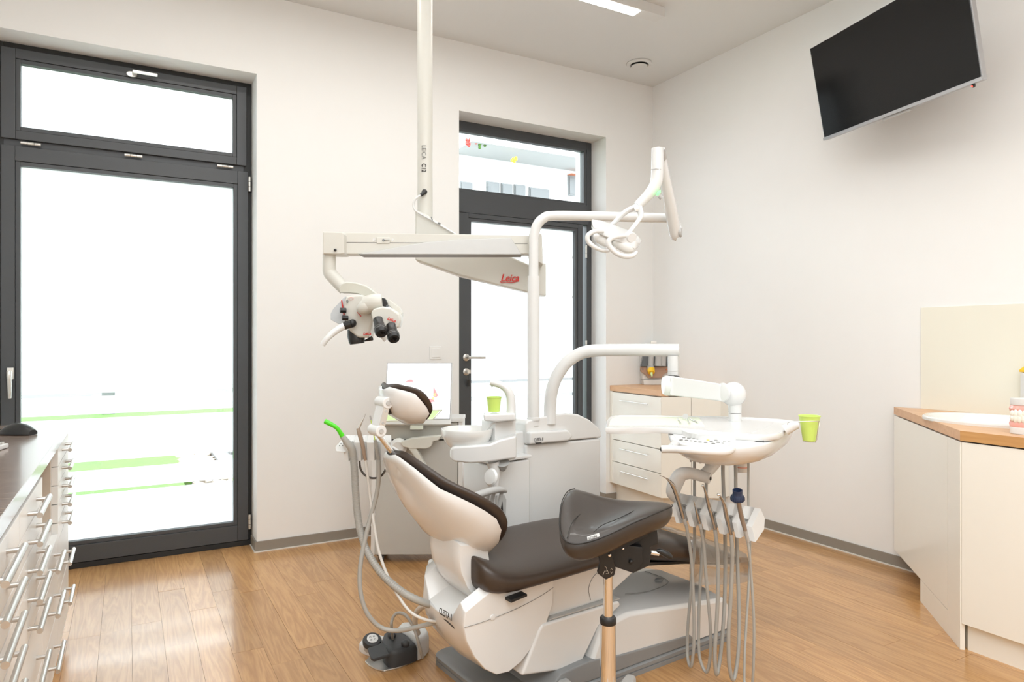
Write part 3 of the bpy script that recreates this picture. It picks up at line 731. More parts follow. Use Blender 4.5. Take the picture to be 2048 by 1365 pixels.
part('tray_body', M().prism([D(775, 822, 3.66), D(880, 822, 3.66), D(866, 838, 3.62), D(762, 842, 3.60)], UP * .004 + FW * .003), LIMET, tr, bevel=.001)
part('tray_lip', M().tube([D(775, 822, 3.66), D(884, 821, 3.66), D(866, 839, 3.62), D(760, 843, 3.60)], .004, 8), LIMEP, tr)
single('wall_switch', M().box((1.80, YB - .003, 1.165), (.085, .006, .085)).box((1.80, YB - .007, 1.165), (.060, .004, .060)), WALL, 'flat white switch plate on the back wall above the monitor', 'switch', bevel=.002)

# ------------------------------------------------------------------ treatment chair
def onT(px, py, t):          # the point seen at a pixel on the vertical plane t of the chair frame
    r = ray(px, py); k = (CO.dot(CT) + t - EYE.dot(CT)) / r.dot(CT)
    return EYE + r * k
def cprism(poly, t0, t1):    # (s, z) outline pushed from t0 to t1
    return M().prism([C(s, t0, z) for s, z in poly], CT * (t1 - t0))
ch = thing('dental_chair', 'brown leatherette dental chair with white shell and grey base plate', 'dental chair', C(0, 0, 0))
def rrect(s0, s1, t0, t1, r, z, n=5):
    P = []
    for cx, cy, a0 in ((s1 - r, t1 - r, 0), (s0 + r, t1 - r, 90), (s0 + r, t0 + r, 180), (s1 - r, t0 + r, 270)):
        for i in range(n + 1):
            a = math.radians(a0 + 90 * i / n); P.append(C(cx + r * math.cos(a), cy + r * math.sin(a), z))
    return P
part('base_plate', M().loft([rrect(-.55, .595, -.268, .268, .05, .0), rrect(-.55, .595, -.268, .268, .05, .016), rrect(-.545, .59, -.263, .263, .05, .018), rrect(-.55, .595, -.268, .268, .05, .021), rrect(-.55, .595, -.268, .268, .05, .034), rrect(-.543, .588, -.261, .261, .05, .040)]), GREYP, ch)
part('base_skirt', cprism([(-.40, .04), (-.33, .105), (-.20, .115), (-.05, .098), (.33, .078), (.365, .04)], -.264, .22), GREYP, ch, bevel=.008)
HN = [(-.215, .042), (-.135, .205), (-.115, .222), (.0, .238), (.30, .203), (.545, .176), (.572, .150), (.580, .045)]
rg_ = []
for t, dz, sh in ((-.258, -.012, .985), (-.245, 0, 1), (-.10, .018, 1), (.10, .018, 1), (.225, -.005, .99), (.235, -.02, .98)):
    rg_.append([C((s - .18) * sh + .18, t, z + (dz if z > .14 else 0)) for s, z in HN])
part('base_housing', M().loft(rg_), PLAS, ch, bevel=.004, angle=30)
hm = M()
lid = [(.235, -.10), (.42, -.06), (.45, .10), (.22, .12)]
ht = lambda s, t: C(s, t, tab(s, [(-.2, .236), (0, .257), (.30, .222), (.545, .196)]) + (.0015 if abs(t) < .2 else 0))
hm.tube([ht(*p) for p in ((.10, -.13), (.235, -.125), (.40, -.075), (.45, .0), (.44, .10))], .0013, 6, k=4)
part('lid_seam', hm, INKG, ch)
part('lid_knob', M().ball(ht(.405, -.02), (.022, .014, .009), n=12, m=6), LGREYP, ch)
part('link_arm', cprism([(-.475, .125), (-.40, .262), (-.385, .278), (-.03, .282), (-.02, .262), (-.13, .21), (-.21, .10), (-.25, .088)], -.235, .20), PLAS, ch, bevel=.010, seg=3)
part('arm_shelf', cprism([(-.36, .280), (-.02, .284), (-.02, .288), (-.34, .286)], -.228, .19), LGREYP, ch, bevel=.001)
fr = [(-.62, .30), (-.60, .425), (-.50, .43), (.16, .43), (.14, .39), (.02, .33), (-.08, .285), (-.33, .275)]
part('seat_carrier', cprism(fr, -.205, .205), PLAS, ch, bevel=.012, seg=3)
hull = [(-.690, .385), (-.697, .345), (-.685, .290), (-.655, .232), (-.615, .182), (-.570, .152), (-.520, .148), (-.470, .168), (-.410, .218), (-.365, .270), (-.335, .335), (-.330, .432), (-.575, .434), (-.60, .428)]
def hring(t, g, b, r):
    out = []
    for s, z in hull:
        s2 = s + (r * max(0, min(1, (-s - .45) / .2)))
        out.append(C(-.5 + (s2 + .5) * g, t, .30 + (z - .30) * (g if z < .30 else 1) + (b if (s < -.57 and z > .36) else 0)))
    return out
part('rear_hull', M().loft([hring(-.228, .985, 0, 0), hring(-.219, 1.0, .004, 0), hring(-.200, 1.0, .025, 0), hring(-.16, 1.0, -.028, -.004), hring(-.08, 1.0, -.048, -.012), hring(.0, 1.0, -.030, -.006), hring(.05, 1.0, .04, .0), hring(.12, .98, .045, .04), hring(.17, .95, .03, .09), hring(.195, .90, .0, .13)]), PLAS, ch, bevel=.003, angle=32)
part('hull_button', M().rev([(.010, 0), (.009, .003), (.004, .004)], C(-.585, -.228, .345), tuple(-CT), 16), PLAS, ch)
sm = M()
sm.tube([C(-.692, -.2295, .338), C(-.62, -.2300, .340), C(-.50, -.2300, .352), C(-.40, -.2297, .372), C(-.335, -.2292, .392)], .0008, 5, k=4)
sm.tube([C(-.145, -.2065, .30), C(-.155, -.2065, .345), C(-.13, -.2065, .385), C(-.08, -.2065, .40), C(.0, -.2065, .405)], .0008, 5, k=4)
part('panel_seam', sm, INKG, ch)
text('lettering', 'CLESTA II', .030, C(-.7135, -.100, .345), -CT + CS * .06, UP + CS * .06, INK, ch, sx=.62, bold=.0003)
part('logo_bar', M().prism([C(-.7125, t, z) for t, z in ((-.125, .336), (-.20, .328), (-.195, .334), (-.15, .339))], CS * .001), INK, ch, smooth=False)
# knuckle between hull and back
kn = [(-.690, .590), (-.694, .54), (-.686, .49), (-.662, .435), (-.630, .392), (-.594, .364), (-.555, .356), (-.520, .368), (-.502, .392), (-.540, .44), (-.565, .50), (-.575, .570)]
kr = []
for t, g in ((-.165, .90), (-.155, .97), (-.13, 1.0), (.00, 1.0), (.03, .97), (.04, .90)):
    kr.append([C(-.60 + (s + .60) * g + .012, t, .47 + (z - .47) * g) for s, z in kn])
part('back_joint', M().loft(kr), PLAS, ch, angle=50)

# seat cushion
def sring(s, w, zb, ze, zc, tc=0, n=24, p=3.2):
    out = []
    for i in range(n):
        a = 2 * math.pi * i / n; c, q = math.cos(a), math.sin(a)
        t = w * math.copysign(abs(c) ** (2 / p), c); h = math.copysign(abs(q) ** (2 / p), q)
        mid = (zb + ze) / 2; z = mid + h * (ze - zb) / 2
        if q > 0: z += (zc - ze) * (1 - min(1, abs(t) / w) ** 2) * h
        out.append(C(s, t + tc, z))
    return out
SE = [(-.630, .09, .46, .53, .535, -.115), (-.626, .120, .44, .535, .542, -.11), (-.608, .150, .418, .530, .538, -.10), (-.57, .195, .404, .510, .518, -.07), (-.50, .270, .402, .494, .497), (-.42, .270, .405, .487, .485), (-.25, .268, .410, .490, .487), (-.08, .262, .415, .497, .495), (.05, .255, .413, .497, .495), (.14, .24, .40, .49, .488)]
part('seat_cushion', M().loft([sring(*q) for q in SE]), LEATH, ch, angle=80, sub=1)
LE = [(.10, .20, .385, .475, .485), (.20, .225, .365, .480, .482), (.32, .222, .34, .452, .452), (.45, .215, .312, .415, .415), (.58, .205, .282, .372, .372), (.70, .19, .252, .318, .318), (.78, .165, .238, .285, .285), (.82, .12, .235, .262, .262), (.832, .06, .238, .25, .25)]
part('leg_cushion', M().loft([sring(*q) for q in LE]), LEATH, ch, angle=80, sub=1)
part('leg_rail', cprism([(.10, .372), (.45, .318), (.70, .262), (.70, .252), (.44, .305), (.08, .36)], -.14, .14), BLACK, ch, bevel=.004)
rs = random.Random(11)
fmv = M(); rings = []
for i, (s, w, zb, ze, zc) in enumerate([(.36, .222, .30, .444, .452), (.45, .222, .285, .418, .428), (.58, .214, .262, .378, .386), (.70, .202, .235, .330, .338), (.80, .175, .215, .292, .294), (.86, .13, .205, .265, .265), (.895, .07, .20, .235, .235)]):
    row = []
    for j in range(21):
        f = -1 + 2 * j / 20; t = w * max(-1, min(1, f * 1.35)); lim = abs(f) > 1 / 1.35
        z = zc + .006 - .01 * abs(f) if not lim else ze - (abs(f) - 1 / 1.35) / (1 - 1 / 1.35) * (ze - zb + .045)
        tt = math.copysign(abs(t) + .008, t) + (rs.uniform(-.006, .010) if lim else 0)
        row.append(C(s + (rs.uniform(-.01, .01) if lim else 0), tt, z + rs.uniform(-.001, .002)))
    rings.append(row)
fmv.loft(rings, cap=False, closed=False)
fo = part('foot_cover_film', fmv, FILM, ch, angle=25)
mdf = fo.modifiers.new('thick', 'SOLIDIFY'); mdf.thickness = .0006

# backrest and headrest
def pad(root, B0, B1, tabs, names, vs, mats, rimz=.006, cush=.05, conc=.012, t0=0.0):
    d = V((B1[0] - B0[0], 0, B1[1] - B0[1])); L = d.length; d.normalize(); nx, nz = d.z, -d.x
    def pt(v, t, n): return C(B0[0] + d.x * v * L + nx * n, t + t0, B0[1] + d.z * v * L + nz * n)
    W_, O_, K_, T_ = tabs
    sh, cu = [], []
    for v in vs:
        w, off, k, th = tab(v, W_), tab(v, O_), tab(v, K_), tab(v, T_)
        r1 = []
        for i in range(17):
            a = math.pi * i / 16; c, q = math.cos(a), math.sin(a)
            r1.append(pt(v, w * math.copysign(abs(c) ** .8, c), off * c * c - k * q ** .8 - .002))
        for i in range(1, 8):
            f = -1 + 2 * i / 8; r1.append(pt(v, w * f, off * f * f * .98 + .001 - (conc * (1 - f * f))))
        sh.append(r1)
        r2 = []; w2 = w + rimz
        for i in range(24):
            a = 2 * math.pi * i / 24; c, q = math.cos(a), math.sin(a)
            f = math.copysign(abs(c) ** .65, c); h = math.copysign(abs(q) ** .7, q)
            r2.append(pt(v, w2 * f, off * f * f + .003 + th * (h + 1) / 2 - conc * (1 - f * f)))
        cu.append(r2)
    a = part(names[0], M().loft(sh), mats[0], root, angle=60)
    b = part(names[1], M().loft(cu), mats[1], root, angle=80, sub=1)
    return a, b, pt
VS = [-.02, 0, .03, .08, .15, .25, .35, .45, .55, .65, .75, .85, .92, .97, 1.0, 1.015]
pad(ch, (-.52, .50), (-.835, .87),
    ([(-.02, .03), (0, .07), (.05, .13), (.15, .20), (.27, .243), (.375, .248), (.54, .235), (.78, .178), (.93, .115), (1.0, .06), (1.02, .03)],
     [(-.02, 0), (.05, .005), (.15, .035), (.27, .060), (.375, .066), (.54, .040), (.78, .0), (1.02, 0)],
     [(-.02, .01), (.03, .03), (.1, .05), (.3, .080), (.5, .075), (.64, .064), (.82, .036), (1.0, .018), (1.02, .008)],
     [(-.02, .03), (.1, .055), (.5, .055), (.8, .045), (1.0, .03), (1.02, .02)]),
    ('backrest_shell', 'backrest_cushion'), VS, (PLAS, LEATH), t0=.0)
HV = [-.03, .0, .06, .15, .3, .5, .7, .85, .95, 1.0, 1.03]
pad(ch, (-.748, .975), (-.862, 1.088),
    ([(-.03, .03), (.0, .06), (.15, .100), (.4, .112), (.7, .108), (.9, .085), (1.0, .06), (1.03, .03)],
     [(-.03, .0), (.2, .030), (.7, .034), (1.03, .01)],
     [(-.03, .005), (.15, .032), (.5, .045), (.8, .034), (1.03, .006)],
     [(-.03, .02), (.5, .034), (1.03, .02)]),
    ('headrest_shell', 'headrest_cushion'), HV, (PLAS, LEATH), conc=.006)
a0, a1 = C(-.868, -.030, 1.045), C(-.892, -.030, .955)
lx = (a0 - a1).normalized(); lz = lx.cross(CT).normalized()
lk = part('headrest_link', M().box((a0 + a1) / 2 + CT * .025, (.115, .026, .060), (lx, lz, CT)), PLASM, ch, bevel=.006)
part('side_plate', M().box((a0 + a1) / 2 - CT * .006, (.062, .020, .004), (lx, lz, CT)), ALU, lk, bevel=.001)
for k in (-.02, .02): part('screw', M().rev([(.0045, 0), (.004, .002)], (a0 + a1) / 2 + lx * k - CT * .008, tuple(-CT), 12), GREYM, lk)
for p in (a0, a1):
    j = part('pivot', M().rev([(.019, -.060), (.019, .008), (.017, .010)], p, tuple(-CT), 24), PLASM, ch)
    part('bolt', M().rev([(.008, .010), (.0075, .013)], p, tuple(-CT), 16), GREYM, j)
part('headrest_neck', M().tube([C(-.86, 0, 1.035), C(-.835, 0, 1.02)], .02, 12), BLACK, ch)
part('headrest_rod', M().tube([C(-.888, .0, .945), C(-.820, .0, .855)], .0085, 12).box(C(-.85, .0, .893), (.012, .03, .10), (CS, CT, (C(-.888, 0, .945) - C(-.820, 0, .855)).normalized())), CHROME, ch, bevel=.002)
part('rod_slot', M().box(C(-.826, 0, .872), (.022, .045, .012), (CS, CT, UP)), BLACK, ch, bevel=.003)
part('seat_latch', cprism([(-.535, .392), (-.47, .400), (-.47, .408), (-.535, .402)], -.262, -.20), BLACKM, ch, bevel=.001)

# ------------------------------------------------------------------ water unit with spittoon behind the chair
def tp_(pxs, t0, t1):        # outline given on plane t0, pushed to t1
    return M().prism([onT(px, py, t0) for px, py in pxs], CT * (t1 - t0))
un = thing('dental_unit', 'white dental unit tower with round spittoon behind the chair', 'dental unit', C(.2, .5, 0))
s0, s1 = -.002, .446
tw = [(s0, 0), (s1, 0), (s1, .772), (s0, .778)]
part('tower', M().prism([C(s, .40, z) for s, z in tw], CT * .24), PLAS, un, bevel=.012, seg=3)
tc = [(s0, .781), (s0 - .004, .875), (.004, .888), (.10, .900), (.22, .908), (.30, .898), (.37, .868), (.425, .828), (s1, .80), (s1, .776)]
part('tower_cap', M().prism([C(s, .395, z) for s, z in tc], CT * .25), PLAS, un, bevel=.012, seg=3)
part('cap_ledge', M().prism([C(s, .370, z) for s, z in ((s0, .783), (.22, .780), (.25, .80), (.22, .832), (s0, .840))], CT * .05), PLAS, un, bevel=.010, seg=3)
text('lettering', 'CLESTA II', .020, onT(1068, 883.5, .368), CS, UP, INK, un, sx=.62, bold=.0002)
part('logo_bar', tp_([(1070, 886), (1083, 885), (1083, 887), (1072, 888.5)], .3685, .3695), INK, un, smooth=False)
part('side_column', M().prism([C(s, .36, z) for s, z in ((-.225, 0), (-.008, 0), (-.008, .722), (-.225, .715))], CT * .22), PLAS, un, bevel=.010, seg=3)
part('column_cap', M().prism([C(s, .352, z) for s, z in ((-.235, .722), (-.004, .728), (-.004, .740), (-.16, .738), (-.235, .732))], CT * .23), PLAS, un, bevel=.003)
part('rear_pillar', tp_([(1030, 868), (1053, 862), (1053, 925), (1030, 925)], .42, .52), PLAS, un, bevel=.006)
arm_ = part('spittoon_arm', M().loft([[D(px, py, d) for px, py in ((x, y0), (x, y1))] + [D(x, y1, d) + FW * w, D(x, y0, d) + FW * w] for x, y0, y1, d, w in ((899, 900, 916, 2.82, .09), (905, 894, 924, 2.80, .13), (940, 892, 928, 2.79, .16), (980, 889, 925, 2.80, .14), (1000, 880, 922, 2.82, .12), (1033, 872, 918, 2.85, .10))]), PLAS, un, bevel=.010, seg=3)
part('spout_column', tp_([(990, 845), (1032, 842), (1032, 878), (990, 893)], .31, .42), PLAS, un, bevel=.005)
part('spout_column', tp_([(997, 842), (1032, 838), (1032, 845), (997, 847)], .315, .41), PLASM, un, bevel=.002)
part('drain_tube', M().tube([D(1005, 925, 2.86), D(1006, 940, 2.88)], [.03, .012], 16), LGREYP, un)
pf = part('cup_platform', M().loft([[D(x, y, 2.84) for x, y in ((966, 829), (1030, 827), (1032, 842), (992, 845), (968, 843))], [D(x, y, 2.84) + FW * .10 for x, y in ((966, 829), (1030, 827), (1032, 842), (992, 845), (968, 843))]]), PLAS, un, bevel=.008, seg=3)
part('filler_spout', M().tube([D(1022, 842, 2.90), D(1022, 805, 2.90), D(1018, 786, 2.90), D(1006, 773, 2.90), D(990, 767, 2.90), D(980, 765, 2.90)], [.021, .019, .018, .016, .015, .013], 14, k=6), PLAS, un)
part('spout_nozzle', M().tube([D(984, 768, 2.90), D(986, 774, 2.90)], .007, 10), LGREYP, un)
bc_ = D(934, 858, 2.90)
br = part('spittoon_bowl', M().rev([(.02, -.062), (.060, -.078), (.068, -.082), (.074, -.076), (.092, -.058), (.106, -.028), (.110, -.004), (.1085, .002), (.104, .001), (.098, -.02), (.080, -.048), (.03, -.056)], bc_, (0, 0, 1), 48), PORC, un)
part('bowl_base', M().rev([(.062, -.092), (.062, -.078)], bc_, (0, 0, 1), 32), BLACK, un)
part('rinse_nozzle', M().tube([D(992, 846, 2.87), D(984, 848, 2.87), D(972, 862, 2.88)], [.006, .005, .004], 10, k=4), PLAS, un)
dc = D(984, 955, 2.80)
part('round_knob', M().rev([(.034, 0), (.036, .006), (.030, .014), (.01, .017)], dc, tuple((-FW * .7 - RT * .62 + UP * .2).normalized()), 28), PLAS, un)
part('knob_stem', M().tube([D(986, 925, 2.86), D(990, 945, 2.86), D(988, 990, 2.84)], [.028, .022, .014], 14), PLASM, un)
rk = part('tube_guard', M().tube([D(930, 1006, 2.66), D(950, 993, 2.68), D(980, 983, 2.72), D(1000, 980, 2.76), D(1010, 983, 2.80)], [.014, .018, .018, .016, .011], 14, k=5, flat=.8), LGREYP, un)
for i, (x0, y0, x1, y1) in enumerate(((976, 990, 970, 1030), (987, 987, 980, 1035), (1003, 986, 994, 1040))):
    part('guard_bar', M().tube([D(x0, y0, 2.78), D(x1, y1, 2.78)], .0085, 10), LGREYP, rk)
part('guard_window', tp_([(993, 992), (1009, 990), (1013, 1000), (1011, 1058), (993, 1058)], .352, .358), LGREYP, un, bevel=.002)
part('guard_window', tp_([(997, 1005), (1005, 1004), (1007, 1030), (1000, 1030)], .349, .353), BLACK, un, bevel=.001)

cupc = D(988, 824, 2.885)
def cup(name, label, c, rt_, rb, h, group=None):
    o = thing(name, label, 'cup', c, group)
    part('cup_wall', M().loft([[c + UP * z + V((math.cos(a) * r, math.sin(a) * r, 0)) for a in [2 * math.pi * j / 32 for j in range(32)]] for r, z in ((rb * .9, 0), (rb, .001), (rt_, h), (rt_ + .002, h), (rt_ + .002, h + .003), (rt_ - .001, h + .002), (rb - .001, .003), (rb * .5, .003))]), LIME, o, recalc=True)
    return o
cup('plastic_cup', 'lime green plastic cup under the spout of the spittoon', cupc, .031, .024, .060)
# lamp pole
pol = thing('operating_lamp', 'white operating lamp on a bent pole above the dental unit', 'lamp', D(1067, 842, 3.12))
pb = D(1067, 850, 3.12)
part('pole_sleeve', M().tube([V((pb.x, pb.y, .86)), V((pb.x, pb.y, D(1067, 553, 3.12).z))], .0275, 20), PLAS, pol)
part('pole', M().tube([V((pb.x, pb.y, D(1067, 554, 3.12).z)), D(1067.5, 500, 3.12), D(1068, 474, 3.12), D(1074, 451, 3.12), D(1087, 437, 3.12), D(1105, 432, 3.125), D(1180, 432.5, 3.14), D(1260, 434.5, 3.165), D(1340, 436.5, 3.19)], .0225, 18, k=6), PLAS, pol)
part('collar', M().rev([(.031, 0), (.031, .012)], V((pb.x, pb.y, .885)), (0, 0, 1), 20), PLAS, pol)
part('balance_arm', M().tube([D(1353, 473, 3.17), D(1350, 466, 3.16), D(1340, 410, 3.08), D(1328, 345, 3.0), D(1324, 308, 2.97)], [.020, .028, .027, .022, .018], 16, k=4), PLAS, pol)
part('arm_joint', M().tube([D(1345, 436, 3.19), D(1354, 462, 3.17)], [.024, .027], 16), PLAS, pol)
part('joint_cap', M().rev([(.024, 0), (.020, .008)], D(1360, 465, 3.15), tuple((RT * .9 - FW * .4).normalized()), 18), LGREYP, pol)
part('head_stem', M().tube([D(1315, 297, 2.92), D(1315, 330, 2.92), D(1313, 362, 2.92), D(1304, 381, 2.92), D(1290, 397, 2.92), D(1275, 412, 2.92)], [.025, .0265, .026, .025, .022, .020], 18, k=4), PLAS, pol)
part('stem_cap', M().tube([D(1322, 299, 2.93), D(1328, 318, 2.96)], [.018, .014], 14), LGREYP, pol)
part('stem_seam', M().tube([D(1302, 340, 2.896), D(1312, 338, 2.893), D(1322, 339, 2.896)], .001, 6), INKG, pol)
part('status_light', M().ball(D(1317, 386, 2.895), (.008, .008, .014), (RT, FW, (UP + RT * .5).normalized()), 10, 7), GLED, pol, label='small glowing green status light')
part('sensor', M().rev([(.010, 0), (.010, .014)], D(1319, 392, 2.90), tuple((RT * .7 - UP * .7)), 12), LGREYP, pol)
yk = part('yoke', M().tube([D(1273, 414, 2.90), D(1250, 425, 2.90), D(1228, 446, 2.90), D(1216, 455, 2.90)], [.024, .022, .017, .014], 12, k=4, flat=.55), PLAS, pol)
part('yoke', M().tube([D(1278, 416, 2.87), D(1282, 432, 2.86), D(1272, 448, 2.86), D(1256, 468, 2.86)], [.018, .015, .013, .014], 12, k=4, flat=.6), PLAS, pol)
part('yoke_bolt', M().rev([(.014, 0), (.013, .010), (.005, .012)], D(1274, 418, 2.87), tuple(-FW), 18), ALU, pol)
part('lamp_head', M().loft([[D(x, y, d) for x, y, d in q] for q in (
    ((1183, 438, 2.86), (1186, 452, 2.80), (1186, 462, 2.80), (1182, 456, 2.88)),
    ((1200, 440, 2.88), (1205, 458, 2.77), (1205, 472, 2.77), (1200, 462, 2.90)),
    ((1235, 452, 2.89), (1242, 470, 2.76), (1240, 486, 2.76), (1235, 474, 2.91)),
    ((1268, 464, 2.89), (1272, 482, 2.77), (1270, 500, 2.77), (1266, 486, 2.91)),
    ((1284, 480, 2.88), (1280, 486, 2.80), (1276, 496, 2.80), (1280, 490, 2.88))) ]), PLAS, pol, bevel=.006, seg=3)
part('pivot_drum', M().rev([(.022, 0), (.022, .028), (.019, .031)], D(1257, 474, 2.79), tuple((-FW * .85 + RT * .3 - UP * .25).normalized()), 24), PLASM, pol)
part('grip_ring', M().tube([D(1206, 463, 2.76), D(1190, 463, 2.74), D(1177, 470, 2.73), D(1176, 482, 2.73), D(1188, 494, 2.73), D(1206, 502, 2.74), D(1222, 501, 2.76)], [.008, .009, .010, .010, .009, .007, .005], 12, k=5), PLASM, pol)
part('grip_ring', M().tube([D(1250, 472, 2.75), D(1232, 474, 2.72), D(1219, 480, 2.71), D(1218, 491, 2.71), D(1230, 505, 2.71), D(1248, 513, 2.71), D(1265, 512, 2.72), D(1274, 504, 2.73)], [.009, .009, .010, .011, .010, .010, .009, .006], 12, k=5), PLASM, pol)
part('reflector', M().ball(D(1208, 480, 2.80), (.048, .018, .026), ((RT * .9 - UP * .42).normalized(), FW, (UP * .9 + RT * .42).normalized()), 20, 9), PORC, pol)
part('reflector', M().ball(D(1247, 491, 2.78), (.048, .018, .026), ((RT * .9 - UP * .42).normalized(), FW, (UP * .9 + RT * .42).normalized()), 20, 9), PORC, pol)

# ------------------------------------------------------------------ instrument table on its arm
it = thing('instrument_table', 'white swivel instrument table with keypad on a curved arm', 'instrument table', onz(1440, 870, .80) )
part('curved_arm', M().tube([D(1100, 848, 3.16), D(1100, 815, 3.16), D(1103, 785, 3.15), D(1113, 755, 3.14), D(1133, 726, 3.13), D(1160, 708, 3.12), D(1190, 701.5, 3.10), D(1240, 700.5, 3.07), D(1300, 700.5, 3.02), D(1358, 701, 2.98)], .0285, 20, k=6), PLAS, it)
part('drop_tube', M().tube([D(1346, 712, 2.98), D(1346, 742, 2.98)], .0225, 20), PLAS, it)
part('drop_tube', M().tube([D(1346, 743, 2.98), D(1346, 768, 2.98)], .0225, 20), PLAS, it)
part('shoulder_drum', M().tube([D(1326, 772, 2.90), D(1331, 772, 2.90), D(1346, 772.5, 2.905)], [.036, .043, .043], 28), PLAS, it)
part('shoulder_ring', M().tube([D(1340, 772, 2.93), D(1352, 772.5, 2.95)], .046, 28), BLACK, it)
part('balance_arm', M().loft([[D(x, y0, d), D(x, y1, d), D(x, y1, d + .07), D(x, y0, d + .07)] for x, y0, y1, d in ((1340, 754, 791, 2.86), (1345, 753, 792, 2.86), (1435, 767, 802, 2.76), (1450, 772, 806, 2.75))]), PLAS, it, bevel=.012, seg=3)
part('elbow', M().ball(D(1467, 789, 2.79), .0505, n=28, m=16), PLAS, it)
part('elbow_cap', M().rev([(.038, 0), (.036, .008), (.02, .012)], D(1446, 785, 2.76), tuple((-RT * .85 - FW * .5).normalized()), 28), PLAS, it)
part('post', M().tube([D(1470, 795, 2.79), D(1470, 826, 2.79)], [.0285, .0255], 22), PLAS, it)
part('post', M().tube([D(1470, 827, 2.79), D(1470, 846, 2.79)], [.0255, .0255], 22), PLAS, it)
ZT = .925
tpx = [(1211, 856), (1235, 857), (1270, 856), (1310, 855), (1350, 857), (1400, 861), (1450, 866), (1500, 870), (1533, 871), (1558, 868), (1580, 857), (1592, 847), (1588, 842), (1560, 839), (1500, 835.5), (1440, 833.5), (1340, 832), (1235, 831), (1220, 834), (1213, 842)]
tpo = [onz(px, py, ZT) for px, py in tpx]
cen = sum(tpo, V((0, 0, 0))) / len(tpo)
def shr(P, k, dz): return [V((cen.x + (p.x - cen.x) * k, cen.y + (p.y - cen.y) * k, p.z + dz)) for p in P]
part('tray_top', M().loft([shr(tpo, .985, -.022), shr(tpo, 1.0, -.016), shr(tpo, 1.0, -.002), shr(tpo, .992, .001), shr(tpo, .975, 0), shr(tpo, .965, -.006), shr(tpo, .5, -.006)]), PLAS, it, angle=50)
R1 = [(1336, 869), (1343, 881), (1365, 892), (1400, 898), (1450, 900.5), (1490, 898), (1530, 892), (1560, 881), (1583, 866), (1588, 856), (1560, 850), (1500, 850), (1400, 850), (1350, 855)]
r1 = [onz(px, py, .894) for px, py in R1]; c1 = sum(r1, V((0, 0, 0))) / len(r1)
def rsh(k, z): return [V((c1.x + (p.x - c1.x) * k, c1.y + (p.y - c1.y) * k, z)) for p in r1]
bowl = part('table_body', M().loft([rsh(.96, .9005), rsh(.99, .8995), rsh(1.0, .894), rsh(.985, .876), rsh(.93, .854), rsh(.82, .834), rsh(.62, .820), rsh(.3, .814)]), PLAS, it, angle=60)
nk = [V((c1.x + (p.x - c1.x) * .78 + FW.x * .07, c1.y + (p.y - c1.y) * .78 + FW.y * .07, .885)) for p in r1]
part('tray_neck', M().prism(nk, UP * .035), PLAS, it, angle=60)
pn = [onz(px, py, .902) for px, py in ((1345, 868), (1352, 878), (1375, 885.5), (1410, 890), (1450, 891.5), (1485, 889.5), (1512, 883), (1520, 876), (1450, 868), (1380, 865))]
part('keypad_panel', M().prism([p - UP * .012 for p in pn], UP * .0125), PLASM, it, bevel=.003)
def btn(px, py, r, mt, name='key'):
    c = onz(px, py, .9028); part(name, M().rev([(r, -.003), (r, .0015), (r * .8, .002)], c, (0, 0, 1), 14), mt, it)
for px, py, r, mt in ((1367.5, 876.3, .0062, INKG), (1377.5, 877.3, .0062, INKG), (1387, 878.3, .0045, INKG), (1395.5, 879, .0045, INKG), (1405, 879.8, .0068, TEAL), (1416, 880.8, .0062, YELL), (1362.5, 880.5, .0062, INKG), (1373, 881.5, .0062, INKG), (1382, 882.7, .0045, INKG), (1390.5, 883.5, .0045, INKG), (1400, 885, .0062, INKG), (1411, 886, .0062, INKG), (1422.5, 884.5, .0062, INKG), (1432, 882.3, .0062, INKG), (1436, 885.8, .0062, INKG), (1426.5, 888, .0062, INKG), (1448.5, 883.7, .0045, LGREYP), (1458, 884.5, .0045, LGREYP), (1445.5, 887.3, .0045, LGREYP)):
    btn(px, py, r, mt)
dp = [onz(px, py, .904) for px, py in ((1396, 866.8), (1425, 869.5), (1424, 873), (1400, 871))]
part('display', M().prism([p - UP * .002 for p in dp], UP * .0035), mat('blue_display', (.10, .12, .25), .2), it, smooth=False)
part('handle_bar', M().tube([D(1323, 899, 2.22), D(1345, 899, 2.21), D(1385, 901.5, 2.18), D(1425, 904.5, 2.18), D(1450, 904, 2.19), D(1462, 899, 2.22), D(1465, 891, 2.27)], [.0125, .0125, .012, .0125, .0135, .0135, .011], 18, k=5), PLAS, it)
part('handle_end', M().rev([(.0075, 0), (.0065, .003)], D(1322.6, 899, 2.22), tuple(-(D(1345, 899, 2.21) - D(1323, 899, 2.22)).normalized()), 14), BLACK, it)
part('handle_root', M().tube([D(1349, 889, 2.32), D(1342, 897, 2.225)], [.014, .013], 14), PLAS, it)

part('walking_mark', M().tube([D(1526.5, 884, 2.335), D(1527, 888, 2.335), D(1524.5, 892, 2.335)], .0011, 5).tube([D(1527, 888, 2.335), D(1529, 892, 2.335)], .0011, 5).tube([D(1523, 887, 2.335), D(1529.5, 886, 2.335)], .0009, 5).ball(D(1526.5, 882.5, 2.335), .0018, n=8, m=5), INK, it)
for x, y in ((1382, 918), (1401, 921), (1419.5, 922), (1438.5, 925)):
    part('regulator_knob', M().tube([D(x, y - 10, 2.37), D(x, y + 3, 2.37), D(x, y + 6.5, 2.37)], [.0040, .0046, .0036], 12), LGREYP, it)
part('regulator_knob', M().tube([D(1516, 917, 2.45), D(1519, 919, 2.45)], .0055, 10), LGREYP, it)
fcy = D(1483, 918, 2.72)
fl_ = part('filter_cup', M().tube([fcy, D(1483, 944, 2.72)], [.029, .027], 22), PLASM, it)
part('filter_band', M().rev([(.030, -.001), (.030, .001)], D(1483, 934, 2.72), (0, 0, 1), 22), ORNG, fl_)
